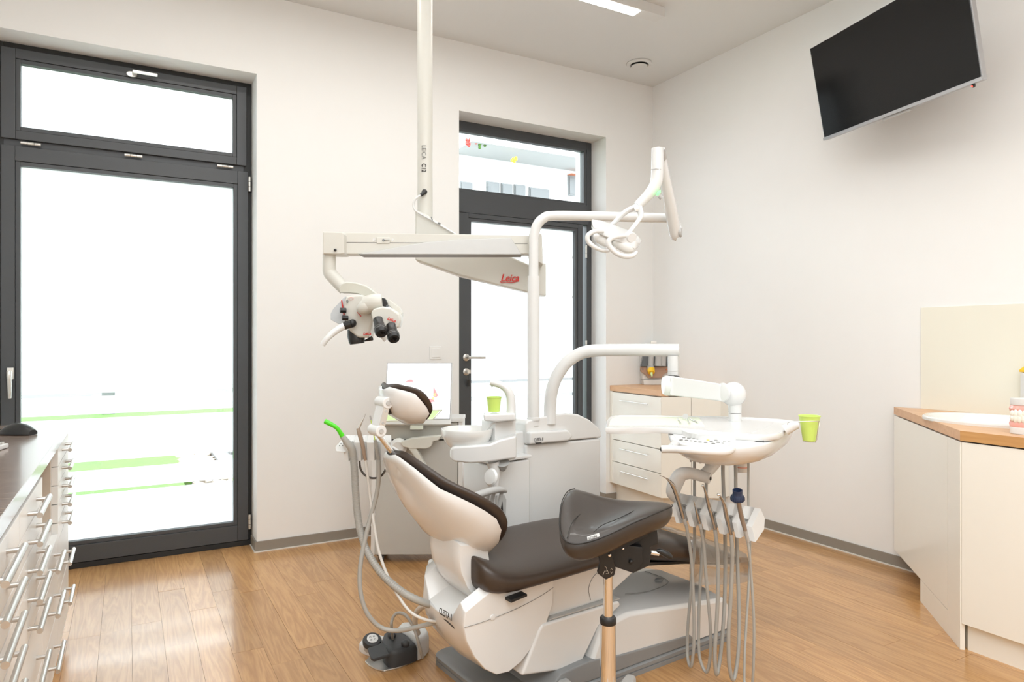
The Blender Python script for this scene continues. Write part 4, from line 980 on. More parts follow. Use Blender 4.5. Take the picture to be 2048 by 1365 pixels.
# bracket and instrument holder
part('bracket', M().tube([D(1437, 905, 2.60), D(1433, 920, 2.58), D(1420, 938, 2.55), D(1408, 950, 2.53)], [.024, .024, .022, .021], 16, k=4), PLASM, it)
part('bracket', M().tube([D(1420, 958, 2.50), D(1400, 952, 2.52), D(1380, 947, 2.53), D(1362, 950, 2.54), D(1352, 965, 2.55), D(1346, 985, 2.56), D(1352, 998, 2.57)], [.020, .021, .022, .026, .028, .026, .018], 16, k=4), PLASM, it)
part('bracket_bolt', M().rev([(.007, 0), (.006, .003)], D(1420.5, 958, 2.478), tuple((RT * .8 - FW * .6).normalized()), 14), BLACK, it)
slots = [(.12, 0), (.305, 0), (.50, 0), (.70, 0), (.875, 0)]
def holder(root, Lp, Rp, slots, deep, half, mt, n=61, name='holder'):
    rings = []
    for i in range(n):
        f = i / (n - 1)
        P = [a.lerp(b, f) for a, b in zip(Lp, Rp)]
        cut = max(0, max(1 - abs(f - s) / half for s, _ in slots)) ** .5
        back = (P[2] - P[1]); back.z = 0
        k = deep * cut
        # front bottom, front top, scooped top, back top, back middle, back bottom
        fb = P[0] + back * k; ft = P[1] + back * k
        mid = ft.lerp(P[2], .5) - UP * (.012 * cut)
        rings.append([fb, (fb + ft) / 2, ft, mid, P[2], P[3], P[4]])
    return part(name, M().loft(rings), mt, root, angle=40)
HL = [D(1352, 1046, 2.50), D(1343, 1014, 2.52), D(1359, 987, 2.64), D(1366, 1005, 2.66), D(1364, 1038, 2.60)]
HR = [D(1511, 1085, 2.31), D(1504, 1055, 2.33), D(1521, 1018, 2.44), D(1530, 1038, 2.46), D(1528, 1060, 2.42)]
holder(it, HL, HR, slots, .50, .055, PLASM, name='instrument_holder')
for f, _ in slots:
    a = HL[1].lerp(HR[1], f); b = HL[2].lerp(HR[2], f)
    part('holder_hole', M().rev([(.0095, 0), (.0095, .0012)], a.lerp(b, .42) + UP * -.0095, (0, 0, 1), 16, sx=1.3), INKG, it)

paper = thing('tray_paper', 'pale green paper sheet lying on the instrument table', 'paper', onz(1300, 845, ZT))
ppx = [(1218, 852), (1260, 852.5), (1330, 852), (1410, 854), (1402, 842), (1396, 833.5), (1340, 832.6), (1240, 832), (1222, 836)]
pz = ZT - .0040
part('sheet', M().prism([onz(px, py, pz - .0015) for px, py in ppx], UP * .0015), LIMEP, paper, smooth=False)
def tool(name, label, pts, r, mt, cat='instrument', extra=None):
    o = thing(name, label, cat, pts[0]); part('rod', M().tube(pts, r, 8, k=3), mt, o)
    return o
zt = ZT - .001
mi = thing('mouth_mirror', 'small round dental mirror leaning up on the green paper', 'mirror', onz(1379, 848, zt))
part('mirror_disc', M().rev([(.0115, 0), (.0115, .0012)], onz(1371, 833.5, zt + .012), tuple((-FW * .75 + UP * .4 - RT * .4).normalized()), 20), GREYM, mi)
part('rod', M().tube([onz(1373, 837, zt + .004), onz(1376.5, 841, zt), onz(1380, 849, zt)], [.0014, .0016, .0028], 8), CHROME, mi)
tool('dental_probe', 'thin steel probe lying left of the small mirror on green paper', [onz(1355, 838.5, zt), onz(1358, 841, zt), onz(1362, 848, zt)], [.003, .0014, .0024], CHROME)
tool('tweezers', 'steel tweezers lying right of the small mirror on green paper', [onz(1380, 838, zt), onz(1388, 842, zt), onz(1397, 846, zt)], [.0015, .003, .0018], CHROME)
cup2 = cup('plastic_cup', 'lime green plastic cup in the wire holder right of the instrument table', D(1619, 882.5, 2.44), .0355, .0225, .088)
wh = thing('cup_holder', 'thin steel wire cup holder clamped to the instrument table', 'holder', D(1600, 860, 2.44))
part('clamp', M().tube([D(1570, 861, 2.44), D(1588, 852, 2.43), D(1596, 851, 2.43)], [.020, .016, .012], 14), PLASM, wh)
part('wire', M().tube([D(1575, 850, 2.42), D(1577, 845, 2.41), D(1590, 844, 2.40), D(1634, 843, 2.39), D(1637, 846, 2.40), D(1632, 882, 2.41), D(1628, 884.5, 2.42), D(1606, 883.5, 2.44)], .0013, 8, k=3), STEEL, wh)
part('wire', M().tube([D(1578, 852, 2.47), D(1600, 843, 2.49), D(1636, 839, 2.48), D(1639, 843, 2.46), D(1635, 876, 2.45), D(1631, 881, 2.45), D(1607, 883.5, 2.45)], .0013, 8, k=3), STEEL, wh)

# ------------------------------------------------------------------ handpieces in the holder
def hp(label, spec, hose, hr=.0058, hm=HOSE, coup=None, mt=None):
    root = thing('handpiece', label, 'handpiece', spec[0][0])
    part('body', M().tube([p for p, _ in spec], [r for _, r in spec], 14, k=4), mt or DSTEEL, root)
    if coup: part('coupling', M().tube(coup, [.0065, .0068, .0060], 12), LGREYP, root)
    part('hose', M().tube(hose, hr, 10, k=6), hm, root)
    return root
def DD(lst): return [D(*q) for q in lst]
h = hp('bent scaler handpiece at the left end of the instrument holder', [(D(1319, 951, 2.44), .0010), (D(1330, 956, 2.44), .0016), (D(1337, 961, 2.445), .004), (D(1346, 972, 2.45), .008), (D(1355, 995, 2.46), .0085), (D(1363, 1022, 2.47), .0080), (D(1367, 1038, 2.475), .007)],
   DD([(1370, 1046, 2.48), (1374, 1060, 2.48), (1382, 1114, 2.49), (1386, 1174, 2.49), (1388, 1251, 2.49), (1387, 1300, 2.49), (1382, 1334, 2.50), (1375.5, 1318, 2.52), (1374.5, 1290, 2.54), (1376, 1251, 2.55), (1380, 1205, 2.56), (1385, 1142, 2.58), (1389, 1096, 2.60), (1389, 1040, 2.62), (1389, 925, 2.66), (1389, 905, 2.66)]), coup=DD([(1366, 1034, 2.475), (1369, 1042, 2.475), (1371, 1049, 2.48)]))
h = hp('short thin handpiece second from the left in the instrument holder', [(D(1387.5, 1003, 2.43), .0016), (D(1390, 1012, 2.43), .0024), (D(1393, 1023, 2.43), .0045), (D(1396, 1035, 2.435), .0070), (D(1399, 1047, 2.44), .0070)],
   DD([(1401, 1052, 2.44), (1407, 1090, 2.45), (1410, 1127, 2.45), (1415, 1189, 2.45), (1420.5, 1251, 2.45), (1421, 1305, 2.45), (1414.5, 1344, 2.46), (1404, 1332, 2.48), (1397.5, 1298, 2.50), (1398, 1220, 2.52), (1403, 1127, 2.55), (1408, 1064, 2.58), (1412, 1000, 2.62), (1413, 905, 2.64)]), coup=DD([(1398, 1042, 2.44), (1400, 1050, 2.44), (1402, 1058, 2.44)]))
h = hp('straight steel handpiece in the middle of the instrument holder', [(D(1406, 972, 2.36), .004), (D(1409, 978, 2.37), .0035), (D(1413, 992, 2.38), .0055), (D(1418, 1012, 2.39), .0078), (D(1422, 1025, 2.39), .0085), (D(1425, 1038, 2.40), .0075), (D(1430, 1058, 2.41), .0065)],
   DD([(1430, 1060, 2.41), (1433, 1085, 2.41), (1436, 1127, 2.42), (1436, 1189, 2.42), (1433, 1251, 2.42), (1429.5, 1310, 2.42), (1433, 1350, 2.43), (1440, 1318, 2.46), (1446.5, 1251, 2.48), (1450, 1180, 2.51), (1450.5, 1100, 2.54), (1449, 1030, 2.57), (1446, 950, 2.60), (1446, 905, 2.62)]), hr=.0068)
part('head', M().ball(D(1406, 972, 2.355), (.006, .006, .0045), n=12, m=7), CHROME, h)
h = hp('angled steel handpiece fourth from the left in the instrument holder', [(D(1439, 993, 2.32), .004), (D(1444, 999, 2.33), .005), (D(1449, 1012, 2.34), .0072), (D(1452, 1028, 2.35), .0082), (D(1455, 1040, 2.355), .0085), (D(1459, 1058, 2.36), .0068), (D(1462, 1070, 2.37), .0062)],
   DD([(1462, 1070, 2.37), (1464.5, 1100, 2.37), (1464, 1140, 2.38), (1461, 1205, 2.38), (1457, 1267, 2.38), (1458.5, 1329, 2.39), (1466, 1361, 2.40), (1474, 1330, 2.42), (1478, 1280, 2.44), (1478, 1220, 2.47), (1475.5, 1140, 2.50), (1473.5, 1077, 2.53), (1472, 1000, 2.56), (1471, 905, 2.60)]), hr=.0068)
part('head', M().ball(D(1437.5, 990, 2.315), (.0075, .006, .0055), n=12, m=7), CHROME, h)
h = hp('handpiece with a navy blue cap at the right end of the instrument holder', [(D(1476, 1000, 2.26), .0075), (D(1480, 1020, 2.27), .0075), (D(1484, 1038, 2.28), .0080), (D(1488, 1052, 2.285), .0075), (D(1492, 1068, 2.29), .0060)],
   DD([(1495, 1080, 2.30), (1499, 1110, 2.30), (1502, 1150, 2.31), (1505, 1189, 2.31), (1508, 1251, 2.31), (1507, 1330, 2.31), (1504, 1372, 2.32), (1496, 1390, 2.34), (1489, 1370, 2.37), (1489.5, 1310, 2.40), (1492.5, 1251, 2.43), (1498, 1158, 2.47), (1500, 1090, 2.50), (1497, 1010, 2.53), (1497, 905, 2.56)]), hr=.0045, coup=DD([(1488, 1052, 2.285), (1492, 1068, 2.29), (1496, 1084, 2.30)]), mt=mat('taupe_handle', (.30, .25, .21), .35, .4))
cc = D(1475, 1003, 2.245); cax = (UP * .95 + RT * -.08 - FW * .25).normalized()
part('ribbed_cap', M().rev([(.010, 0), (.0215, .004), (.0225, .012), (.017, .022), (.0155, .026), (.0158, .040), (.0138, .040), (.012, .024), (.003, .022)], cc, tuple(cax), 28), NAVY, h)
rb = M()
for i in range(20):
    a = 2 * math.pi * i / 20; x, y, z = basis(cax)
    r_ = x * math.cos(a) + y * math.sin(a); rb.tube([cc + r_ * .0222 + z * .005, cc + r_ * .0226 + z * .012, cc + r_ * .0175 + z * .021], .0011, 5)
part('rib', rb, NAVY, h)['kind'] = 'stuff'

# ------------------------------------------------------------------ assistant's holder with suction tools
ah = thing('assistant_holder', 'white suction holder with three notches beside the chair back', 'holder', D(725, 925, 2.42))
AL = [D(688, 923, 2.42), D(686, 886, 2.42), D(692, 871, 2.52), D(694, 890, 2.54), D(694, 920, 2.52)]
AR = [D(782, 921, 2.40), D(782, 886, 2.40), D(782, 871, 2.50), D(784, 890, 2.52), D(784, 918, 2.50)]
holder(ah, AL, AR, [(.17, 0), (.43, 0), (.72, 0)], .35, .06, PLASM, name='holder_block')
part('keypad', M().prism([D(671, 905, 2.40), D(670, 894, 2.40), D(684, 879, 2.46), D(692, 878, 2.46), D(692, 906, 2.41)], FW * .04), PLASM, ah, bevel=.004)
for x, y in ((679, 892), (685, 892), (682, 888), (687, 887)): part('key', M().ball(D(x, y, 2.41), .0022, n=8, m=5), INKG, ah)
part('support_arm', M().tube([D(775, 900, 2.48), D(800, 920, 2.60), D(840, 990, 2.90), D(900, 1010, 3.0)], [.02, .022, .025, .025], 14, k=4), PLASM, ah)
part('black_hose', M().tube(DD([(719, 922, 2.44), (721, 938, 2.44), (730, 951, 2.44), (745, 957, 2.43), (760, 954, 2.42), (770, 942, 2.41), (776, 924, 2.41)]), .0038, 10, k=5), HOSED, ah)
def suction(name, label, parts, hose, r, mt):
    o = thing(name, label, 'suction tool', parts[0][1][0])
    for nm, pts, rr, m_ in parts: part(nm, M().tube(pts, rr, 14, k=3), m_, o)
    part('hose', M().tube(DD(hose), r, 12, k=6), mt, o)
    return o
o = suction('suction_tube', 'suction tube with a bright green bent tip at the left of the holder', [('tip', DD([(650, 843, 2.37), (656, 846, 2.37), (672, 855, 2.375), (680, 865, 2.38), (686, 875, 2.385)]), [.0085, .0085, .0070, .0075, .0095], GREEN), ('grip', DD([(685, 873, 2.385), (695, 887, 2.39), (703, 897, 2.395), (706, 912, 2.40)]), [.010, .0125, .0140, .0130], HOSE)],
  [(706, 910, 2.40), (709, 940, 2.40), (711, 980, 2.40), (714, 1020, 2.40), (720, 1060, 2.39), (735, 1105, 2.37), (765, 1150, 2.34), (805, 1185, 2.32), (845, 1205, 2.33), (880, 1215, 2.40)], .0125, HOSE)
rib = M(); hpth = smooth_path(DD([(706, 910, 2.40), (709, 940, 2.40), (711, 980, 2.40), (714, 1020, 2.40), (720, 1060, 2.39), (735, 1105, 2.37), (765, 1150, 2.34), (805, 1185, 2.32), (845, 1205, 2.33)]), 12)
for i in range(1, len(hpth) - 1):
    rib.rev([(.0120, -.0012), (.0136, -.0006), (.0136, .0006), (.0120, .0012)], hpth[i], tuple((hpth[i + 1] - hpth[i - 1]).normalized()), 12)
part('hose_rib', rib, HOSE, o)['kind'] = 'stuff'
suction('air_water_syringe', 'air and water syringe with a pointed tip in the middle notch', [('tip', DD([(731, 828, 2.385), (727, 838, 2.385), (723, 845, 2.385), (717, 858, 2.385)]), [.0012, .0018, .0035, .0055], STEEL), ('grip', DD([(716, 857, 2.385), (719, 868, 2.385), (725, 890, 2.39), (729, 912, 2.395), (731, 921, 2.40)]), [.0065, .0080, .0075, .0065, .0050], mat('taupe_grip', (.36, .28, .22), .35, .3))],
  [(731, 921, 2.40), (735, 950, 2.40), (741, 1000, 2.40), (749, 1055, 2.38), (757, 1100, 2.36), (772, 1145, 2.34), (795, 1190, 2.32), (820, 1224, 2.30), (850, 1240, 2.30), (885, 1246, 2.34)], .0052, HOSEL)
suction('saliva_ejector', 'thin saliva ejector with a lime straw in the right notch', [('straw', DD([(741, 836, 2.38), (745, 858, 2.38), (750, 882, 2.385)]), [.0020, .0020, .0024], LIME), ('straw_tip', DD([(740, 832, 2.38), (742, 840, 2.38)]), [.0030, .0034], LGREYP), ('grip', DD([(750, 880, 2.385), (753, 898, 2.39), (757, 921, 2.40)]), [.0058, .0068, .0060], HOSE)],
  [(757, 921, 2.40), (758, 950, 2.40), (753, 990, 2.40), (741, 1035, 2.39), (729, 1085, 2.37), (720, 1140, 2.35), (722, 1190, 2.34), (736, 1230, 2.34), (762, 1256, 2.35), (795, 1262, 2.35), (830, 1256, 2.33), (862, 1248, 2.33), (885, 1246, 2.36)], .0078, HOSE)

# ------------------------------------------------------------------ foot controls
fc = thing('foot_control', 'dark grey and white foot pedal on a steel plate beside the chair', 'foot pedal', onz(795, 1320, 0))
def fpt(px, py, z=0): return onz(px, py, z)
plate = [fpt(*q) for q in ((730, 1326), (736, 1319), (762, 1305), (800, 1292), (852, 1290), (858, 1302), (850, 1313), (826, 1327), (795, 1339), (768, 1345), (750, 1341), (738, 1334))]
part('foot_plate', M().prism(plate, UP * .006), ALU, fc, bevel=.002)
def flift(pts, z0, z1, k=1.0):
    c = sum(pts, V((0, 0, 0))) / len(pts)
    return [[V((c.x + (p.x - c.x) * kk, c.y + (p.y - c.y) * kk, z)) for p in pts] for z, kk in ((z0, 1.0), (z0 + (z1 - z0) * .7, .99), (z0 + (z1 - z0) * .92, .93), (z1, .80))]
wh_ = [fpt(*q, .006) for q in ((836, 1322), (816, 1304), (795, 1290), (803, 1281), (825, 1280), (850, 1289), (858, 1302), (851, 1312))]
part('housing', M().loft(flift(wh_, .006, .085)), PLASM, fc, angle=50)
dk_ = [fpt(*q, .006) for q in ((776, 1336), (767, 1326), (763, 1310), (768, 1297), (780, 1289), (795, 1289), (815, 1302), (834, 1322), (820, 1328), (800, 1334), (788, 1337))]
part('pedal_dome', M().loft(flift(dk_, .006, .072)), RUBBER, fc, angle=50)
pe = [(735, 1303, 0.045), (742, 1322, .040), (748, 1325, .040), (782, 1315, .045), (787, 1306, .060), (765, 1292, .062)]
part('pedal', M().prism([onz(*q) for q in pe], UP * .012), RUBBER, fc, bevel=.004)
for x, y, z in ((784, 1271, .080), (811, 1288, .078)):
    c = onz(x, y, z); part('knob', M().ball(c, (.0165, .0165, .014), n=16, m=9), RUBBER, fc)
part('bow_handle', M().tube([onz(787, 1285, .05), D(783, 1255, 2.60), D(785, 1238, 2.60), D(795, 1227, 2.60), D(812, 1232, 2.59), D(828, 1258, 2.58), D(838, 1290, 2.57), D(845, 1316, 2.60)], [.0058] * 8, 12, k=6), HOSE, fc)
fk = thing('foot_joystick', 'round grey foot knob on a white base behind the foot pedal', 'foot control', onz(742, 1300, 0))
wb_ = [fpt(*q) for q in ((718, 1302), (724, 1308), (744, 1316), (756, 1314), (775, 1300), (772, 1289), (752, 1284), (728, 1290))]
part('base', M().loft(flift(wb_, .001, .035)), PLASM, fk, angle=50)
kc_ = onz(743, 1292, .03); kax = (UP * .9 - FW * .35 + RT * .18).normalized()
part('neck', M().rev([(.030, -.012), (.028, .012)], kc_, tuple(kax), 20), LGREYP, fk)
part('knob', M().rev([(.026, .008), (.036, .012), (.038, .026), (.034, .034), (.026, .036)], kc_, tuple(kax), 32), RUBBER, fk)
dsk = part('dial', M().rev([(.022, .036), (.022, .0385), (.020, .039)], kc_, tuple(kax), 28), PLASM, fk)
bx, by, bz = basis(kax)
for i in range(4):
    a = math.pi / 4 + math.pi / 2 * i; p = kc_ + (bx * math.cos(a) + by * math.sin(a)) * .0105 + bz * .0392
    ring = [p + (bx * math.cos(b) + by * math.sin(b)) * .0036 for b in [2 * math.pi * j / 12 for j in range(13)]]
    part('symbol', M().tube(ring, .0006, 5, cap=False), INK, dsk)
part('cable', M().tube(DD([(836, 1268, 2.64), (830, 1250, 2.60), (832, 1228, 2.55), (845, 1214, 2.48), (862, 1209, 2.42)]), .0105, 12, k=6), HOSEL, fk)

# ------------------------------------------------------------------ saddle stool in front
HEAD_ = math.atan2(FW.y, FW.x)
st = thing('saddle_stool', 'dark brown saddle stool on a chrome column in front of the chair', 'stool', V((D(1216, 1300, 2.08).x, D(1216, 1300, 2.08).y, 0)))
sx, sy = D(1216, 1300, 2.08).x, D(1216, 1300, 2.08).y
SV = lambda z: V((sx, sy, z))
zc1 = D(1216, 1245, 2.08).z
part('column', M().tube([SV(.05), SV(zc1)], .0235, 28), CHROME, st)
part('collar', M().rev([(.0245, -.004), (.0255, .000), (.0255, .012), (.022, .017)], SV(zc1), (0, 0, 1), 28), BLACK, st)
part('piston', M().tube([SV(zc1), SV(D(1216, 1120, 2.08).z)], .0142, 24), CHROME, st)
part('hub', M().rev([(.035, .040), (.040, .06), (.036, .095), (.026, .10)], SV(0), (0, 0, 1), 24), GREYM, st)
for i, off_ in enumerate((22, -24, -98, -170, 96)):
    a = HEAD_ - math.radians(off_)
    d = V((math.cos(a), math.sin(a), 0)); n = V((-d.y, d.x, 0)); c = SV(0)
    lg = part('leg', M().loft([[c + d * k + n * (-w) + UP * z0, c + d * k + n * w + UP * z0, c + d * k + n * (w * .6) + UP * z1, c + d * k - n * (w * .6) + UP * z1] for k, w, z0, z1 in ((.02, .026, .055, .095), (.14, .026, .060, .092), (.28, .030, .068, .086), (.325, .020, .072, .084))]), GREYM, st, bevel=.004)
    part('castor', M().tube([c + d * .29 - n * .018 + UP * .026, c + d * .29 - n * .004 + UP * .026], .026, 16).tube([c + d * .29 + n * .004 + UP * .026, c + d * .29 + n * .018 + UP * .026], .026, 16).tube([c + d * .29 + UP * .03, c + d * .29 + UP * .066], .006, 8), BLACK, lg)
outl = DD([(1150, 979, 2.27), (1136, 984, 2.24), (1125, 1002, 2.17), (1120, 1030, 2.09), (1120, 1060, 2.01), (1127, 1079, 1.96), (1142, 1088, 1.94), (1165, 1088, 1.935), (1195, 1080, 1.945), (1230, 1065, 1.965), (1265, 1048, 1.995), (1300, 1033, 2.03), (1328, 1021, 2.07), (1343, 1015, 2.12), (1341, 1009, 2.17), (1325, 1006, 2.215), (1295, 1006, 2.25), (1262, 1006, 2.28), (1230, 1003, 2.30), (1200, 996, 2.31), (1172, 985, 2.30)])
outl = smooth_path(outl + [outl[0]], 3)[:-1]
sc0 = D(1222, 1027, 2.13)
zl = .052
def sring_(k, lift, drop=0): 
    return [sc0.lerp(p, k) + UP * (lift - drop) for p in outl]
import cmath
NO = len(outl)
cf_ = {}
for n_ in range(-(NO // 2), NO // 2 + 1):
    cf_[n_] = [sum(outl[j][c] * cmath.exp(-2j * math.pi * n_ * j / NO) for j in range(NO)) / NO for c in range(3)]
def inner(k):                # harmonic fill of the seat outline, rolled at the rim and dished in the middle
    out = []
    for j in range(NO):
        p = [sum((cf_[n_][c] * (k ** abs(n_)) * cmath.exp(2j * math.pi * n_ * j / NO)).real for n_ in cf_) for c in range(3)]
        out.append(V(p) + UP * (.016 * (1 - k ** 6) - .020 * (1 - k * k) ** 2))
    return out
rings = [sring_(.72, 0, .068), sring_(.90, 0, .060), sring_(.985, 0, .040), sring_(1.015, 0, .020), sring_(1.005, 0, .004), inner(.985), inner(.95), inner(.88), inner(.78), inner(.66), inner(.50), inner(.34), inner(.18), inner(.04)]
part('saddle_seat', M().loft(rings), LEATS, st, angle=80, sub=1)
pip = [p + UP * .001 for p in sring_(1.004, 0, 0)]
part('piping', M().tube([p for p in pip[:42]] , .0017, 6), SEAM, st)
part('seat_seam', M().tube([q + UP * .002 for q in DD([(1214, 1006, 2.25), (1190, 1018, 2.17), (1160, 1031, 2.09), (1143, 1050, 2.01), (1134, 1078, 1.955)])], .0011, 6, k=5), SEAM, st)
part('seat_seam', M().tube([q + UP * .002 for q in DD([(1303, 1010, 2.20), (1270, 1023, 2.12), (1235, 1040, 2.04), (1205, 1052, 2.0), (1188, 1066, 1.955)])], .0011, 6, k=5), SEAM, st)
tagq = DD([(1174, 1074, 1.925), (1198, 1066, 1.932), (1199, 1073, 1.928), (1175, 1081, 1.921)])
tg_ = part('maker_tag', M().prism([p - FW * .003 for p in tagq], FW * .002), GREYM, st, smooth=False)
text('lettering', 'SCORE', .0085, tagq[3] - FW * .0042 + UP * .0025 + RT * .003, tagq[2] - tagq[3], UP, INK, st, sx=1.0)
ax2 = ((RT * .93 + FW * .30 + UP * .16).normalized(), None, None)
bx1 = (RT * .80 + FW * .60).normalized(); bz1 = (UP * .985 + bx1 * -.12).normalized(); by1 = bz1.cross(bx1)
part('tilt_mechanism', M().prism(DD([(1205, 1112, 2.06), (1245, 1090, 2.06), (1285, 1095, 2.06), (1286, 1128, 2.06), (1268, 1148, 2.06), (1230, 1135, 2.06)]), FW * .075), BLACKM, st, bevel=.003)
part('tilt_mechanism', M().prism(DD([(1266, 1075, 2.09), (1314, 1055, 2.09), (1317, 1088, 2.09), (1302, 1095, 2.09), (1300, 1132, 2.09), (1270, 1146, 2.09)]), FW * .06), BLACKM, st, bevel=.003)
part('seat_plate', M().prism(DD([(1190, 1108, 2.04), (1240, 1088, 2.05), (1310, 1055, 2.10), (1310, 1066, 2.10), (1245, 1100, 2.05), (1195, 1116, 2.04)]), FW * .10), BLACKM, st, bevel=.002)
part('height_paddle', M().prism(DD([(1197, 1112, 2.035), (1222, 1104, 2.035), (1232, 1138, 2.035), (1229, 1152, 2.035), (1212, 1161, 2.035), (1195, 1148, 2.035), (1200, 1128, 2.035)]), FW * .022), BLACK, st, bevel=.003)
pm = M()
for pts in (((1206, 1151), (1209, 1143), (1214, 1143), (1213, 1136), (1209, 1133)), ((1212, 1148), (1217, 1148), (1215, 1141)), ((1221, 1141), (1223, 1137), (1225, 1141)), ((1221, 1144), (1223, 1148), (1225, 1144))):
    pm.tube(DD([(x, y, 2.033) for x, y in pts]), .0006, 5)
part('paddle_symbol', pm, ALU, st)
for x, y, r in ((1219, 1111, .0058), (1246, 1098, .004)): part('bolt', M().ball(D(x, y, 2.03), r, n=12, m=7), CHROME, st)
part('bolt', M().ball(D(1262, 1124, 2.055), .007, n=12, m=7), BLACK, st)
lv = part('lever', M().tube(DD([(1302, 1105, 2.12), (1310, 1107, 2.12), (1318, 1108, 2.12)]), .007, 10), CHROME, st)
part('lever_grip', M().tube(DD([(1314, 1103, 2.12), (1322, 1104, 2.12), (1334, 1110, 2.12), (1341, 1115, 2.12), (1343, 1118, 2.12)]), [.007, .0095, .0105, .008, .004], 14, k=3), BLACK, lv)

# ------------------------------------------------------------------ ceiling-mounted microscope
ms_ = thing('microscope', 'cream surgical microscope hanging from a ceiling column on jointed arms', 'microscope', V((D(850, 400, 3.36).x, D(850, 400, 3.36).y, ZC)))
cxm = D(850, 400, 3.36); CM = lambda z: V((cxm.x, cxm.y, z))
part('column', M().tube([CM(ZC - .002), CM(D(850, 455, 3.36).z)], .0375, 32), CREAMM, ms_)
part('ceiling_flange', M().rev([(.12, 0), (.12, -.02), (.06, -.04), (.05, -.09)], CM(ZC - .001), (0, 0, 1), 32), CREAMM, ms_)
colp = D(843.5, 290, 3.36 - .0395)
text('lettering', 'LEICA', .031, colp, -UP, RT, INKG, ms_, sx=.86)
text('lettering', 'C12', .031, D(843.5, 327, 3.36 - .0395), -UP, RT, INK, ms_, sx=.80, bold=.0006)
def dpr(pts, d, th, k=0):
    return M().prism([D(x, y, d + (k * (x - 850))) for x, y in pts], FW * th)
part('lower_arm', dpr([(830, 419), (850, 427), (912, 467), (1000, 503), (1092, 545), (1092, 592), (1055, 585), (917, 551.5), (830, 521)], 3.31, .10), CREAMM, ms_, bevel=.010, seg=3)
part('arm_end', M().prism([D(x, y, 3.27) for x, y in ((1072, 525), (1092, 527), (1092, 592), (1072, 590))], FW * .12), CREAMM, ms_, bevel=.004)
text('lettering', 'Leica', .050, D(1001, 563, 3.302), RT, UP, RED, ms_, shear=.32, sx=.86, bold=.0012)
part('logo_stroke', M().tube(DD([(1000, 563, 3.302), (1004, 566, 3.302), (1012, 565, 3.302), (1024, 565.5, 3.302), (1034, 563, 3.302)]), [.0012, .0022, .0012, .0022, .0008], 8, k=5), RED, ms_)
part('elbow', M().prism([D(x, y, 3.18) for x, y in ((1058, 466), (1084, 468), (1086, 530), (1058, 512))], FW * .13), CREAMM, ms_, bevel=.006)
UA = lambda x: 2.93 + (x - 645) / 415 * .23
def upr(pts, th, off=0): return M().prism([D(x, y, UA(x) + off) for x, y in pts], FW * th)
ua = part('upper_arm', upr([(680, 465), (1060, 471), (1060, 508), (680, 508.5)], .085), CREAMM, ms_, bevel=.004)
part('arm_groove', upr([(690, 484.5), (1055, 487), (1055, 488), (690, 485.8)], .004, -.0015), INKG, ua, smooth=False)
part('silver_blade', upr([(718, 508.8), (850, 485), (930, 479), (1022, 476), (1043, 509)], .02, -.016), GREYM, ms_, bevel=.002)
part('blade_edge', upr([(718, 508.4), (1043, 508.4), (1043, 509.8), (718, 509.8)], .10, -.014), INKG, ms_, smooth=False)
part('lock_plate', upr([(753, 474), (779, 474), (782, 480), (779, 487), (753, 487)], .01, -.008), CREAMM, ms_, bevel=.003)
part('lock_screw', M().rev([(.006, 0), (.005, .003)], D(767, 480.5, UA(767) - .009), tuple(-FW), 14), GREYP, ms_)
part('lock_lever', M().tube(DD([(767, 480.5, UA(767) - .012), (779, 480, UA(779) - .012)]), .0016, 8), GREYP, ms_)
for x in (747, 784): part('round_cap', M().rev([(.008, 0), (.007, .002)], D(x, 480, UA(x) - .001), tuple(-FW), 16), PLAS, ms_)
part('arm_head', M().prism(DD([(645, 463, 2.90), (684, 464, 2.91), (688, 468, 2.91), (688, 508, 2.91), (682, 509, 2.91), (645, 508.5, 2.90)]), FW * .105), CREAMM, ms_, bevel=.014, seg=3)
part('cap_dot', M().ball(D(670.5, 500.5, 2.90), .006, n=12, m=7), BLACK, ms_)
part('drop_tube', M().tube(DD([(658.5, 509, 2.95), (658.5, 535, 2.95), (660, 546, 2.95), (670, 558, 2.94), (684, 573, 2.93), (690, 580, 2.93)]), [.0285, .0285, .029, .029, .028, .026], 20, k=4), CREAMM, ms_)
part('swing_bow', M().prism(DD([(676, 577, 2.89), (682, 567, 2.89), (692, 563.5, 2.89), (712, 565, 2.89), (733, 571, 2.89), (752, 585, 2.89), (768, 600, 2.89), (752, 608, 2.89), (735, 596, 2.89), (716, 588, 2.89), (696, 586, 2.89), (680, 586, 2.89)]), FW * .055), CREAMM, ms_, bevel=.006, seg=3)
part('bow_cover', M().prism(DD([(678, 577, 2.884), (684, 569, 2.884), (693, 566, 2.884), (712, 567.5, 2.884), (731, 573.5, 2.884), (748, 585, 2.884), (757, 594, 2.884), (744, 598, 2.884), (733, 594, 2.884), (716, 587, 2.884), (696, 585, 2.884), (680, 585, 2.884)]), FW * .006), mat('warm_grey_cover', (.55, .54, .47), .35), ms_, bevel=.001)
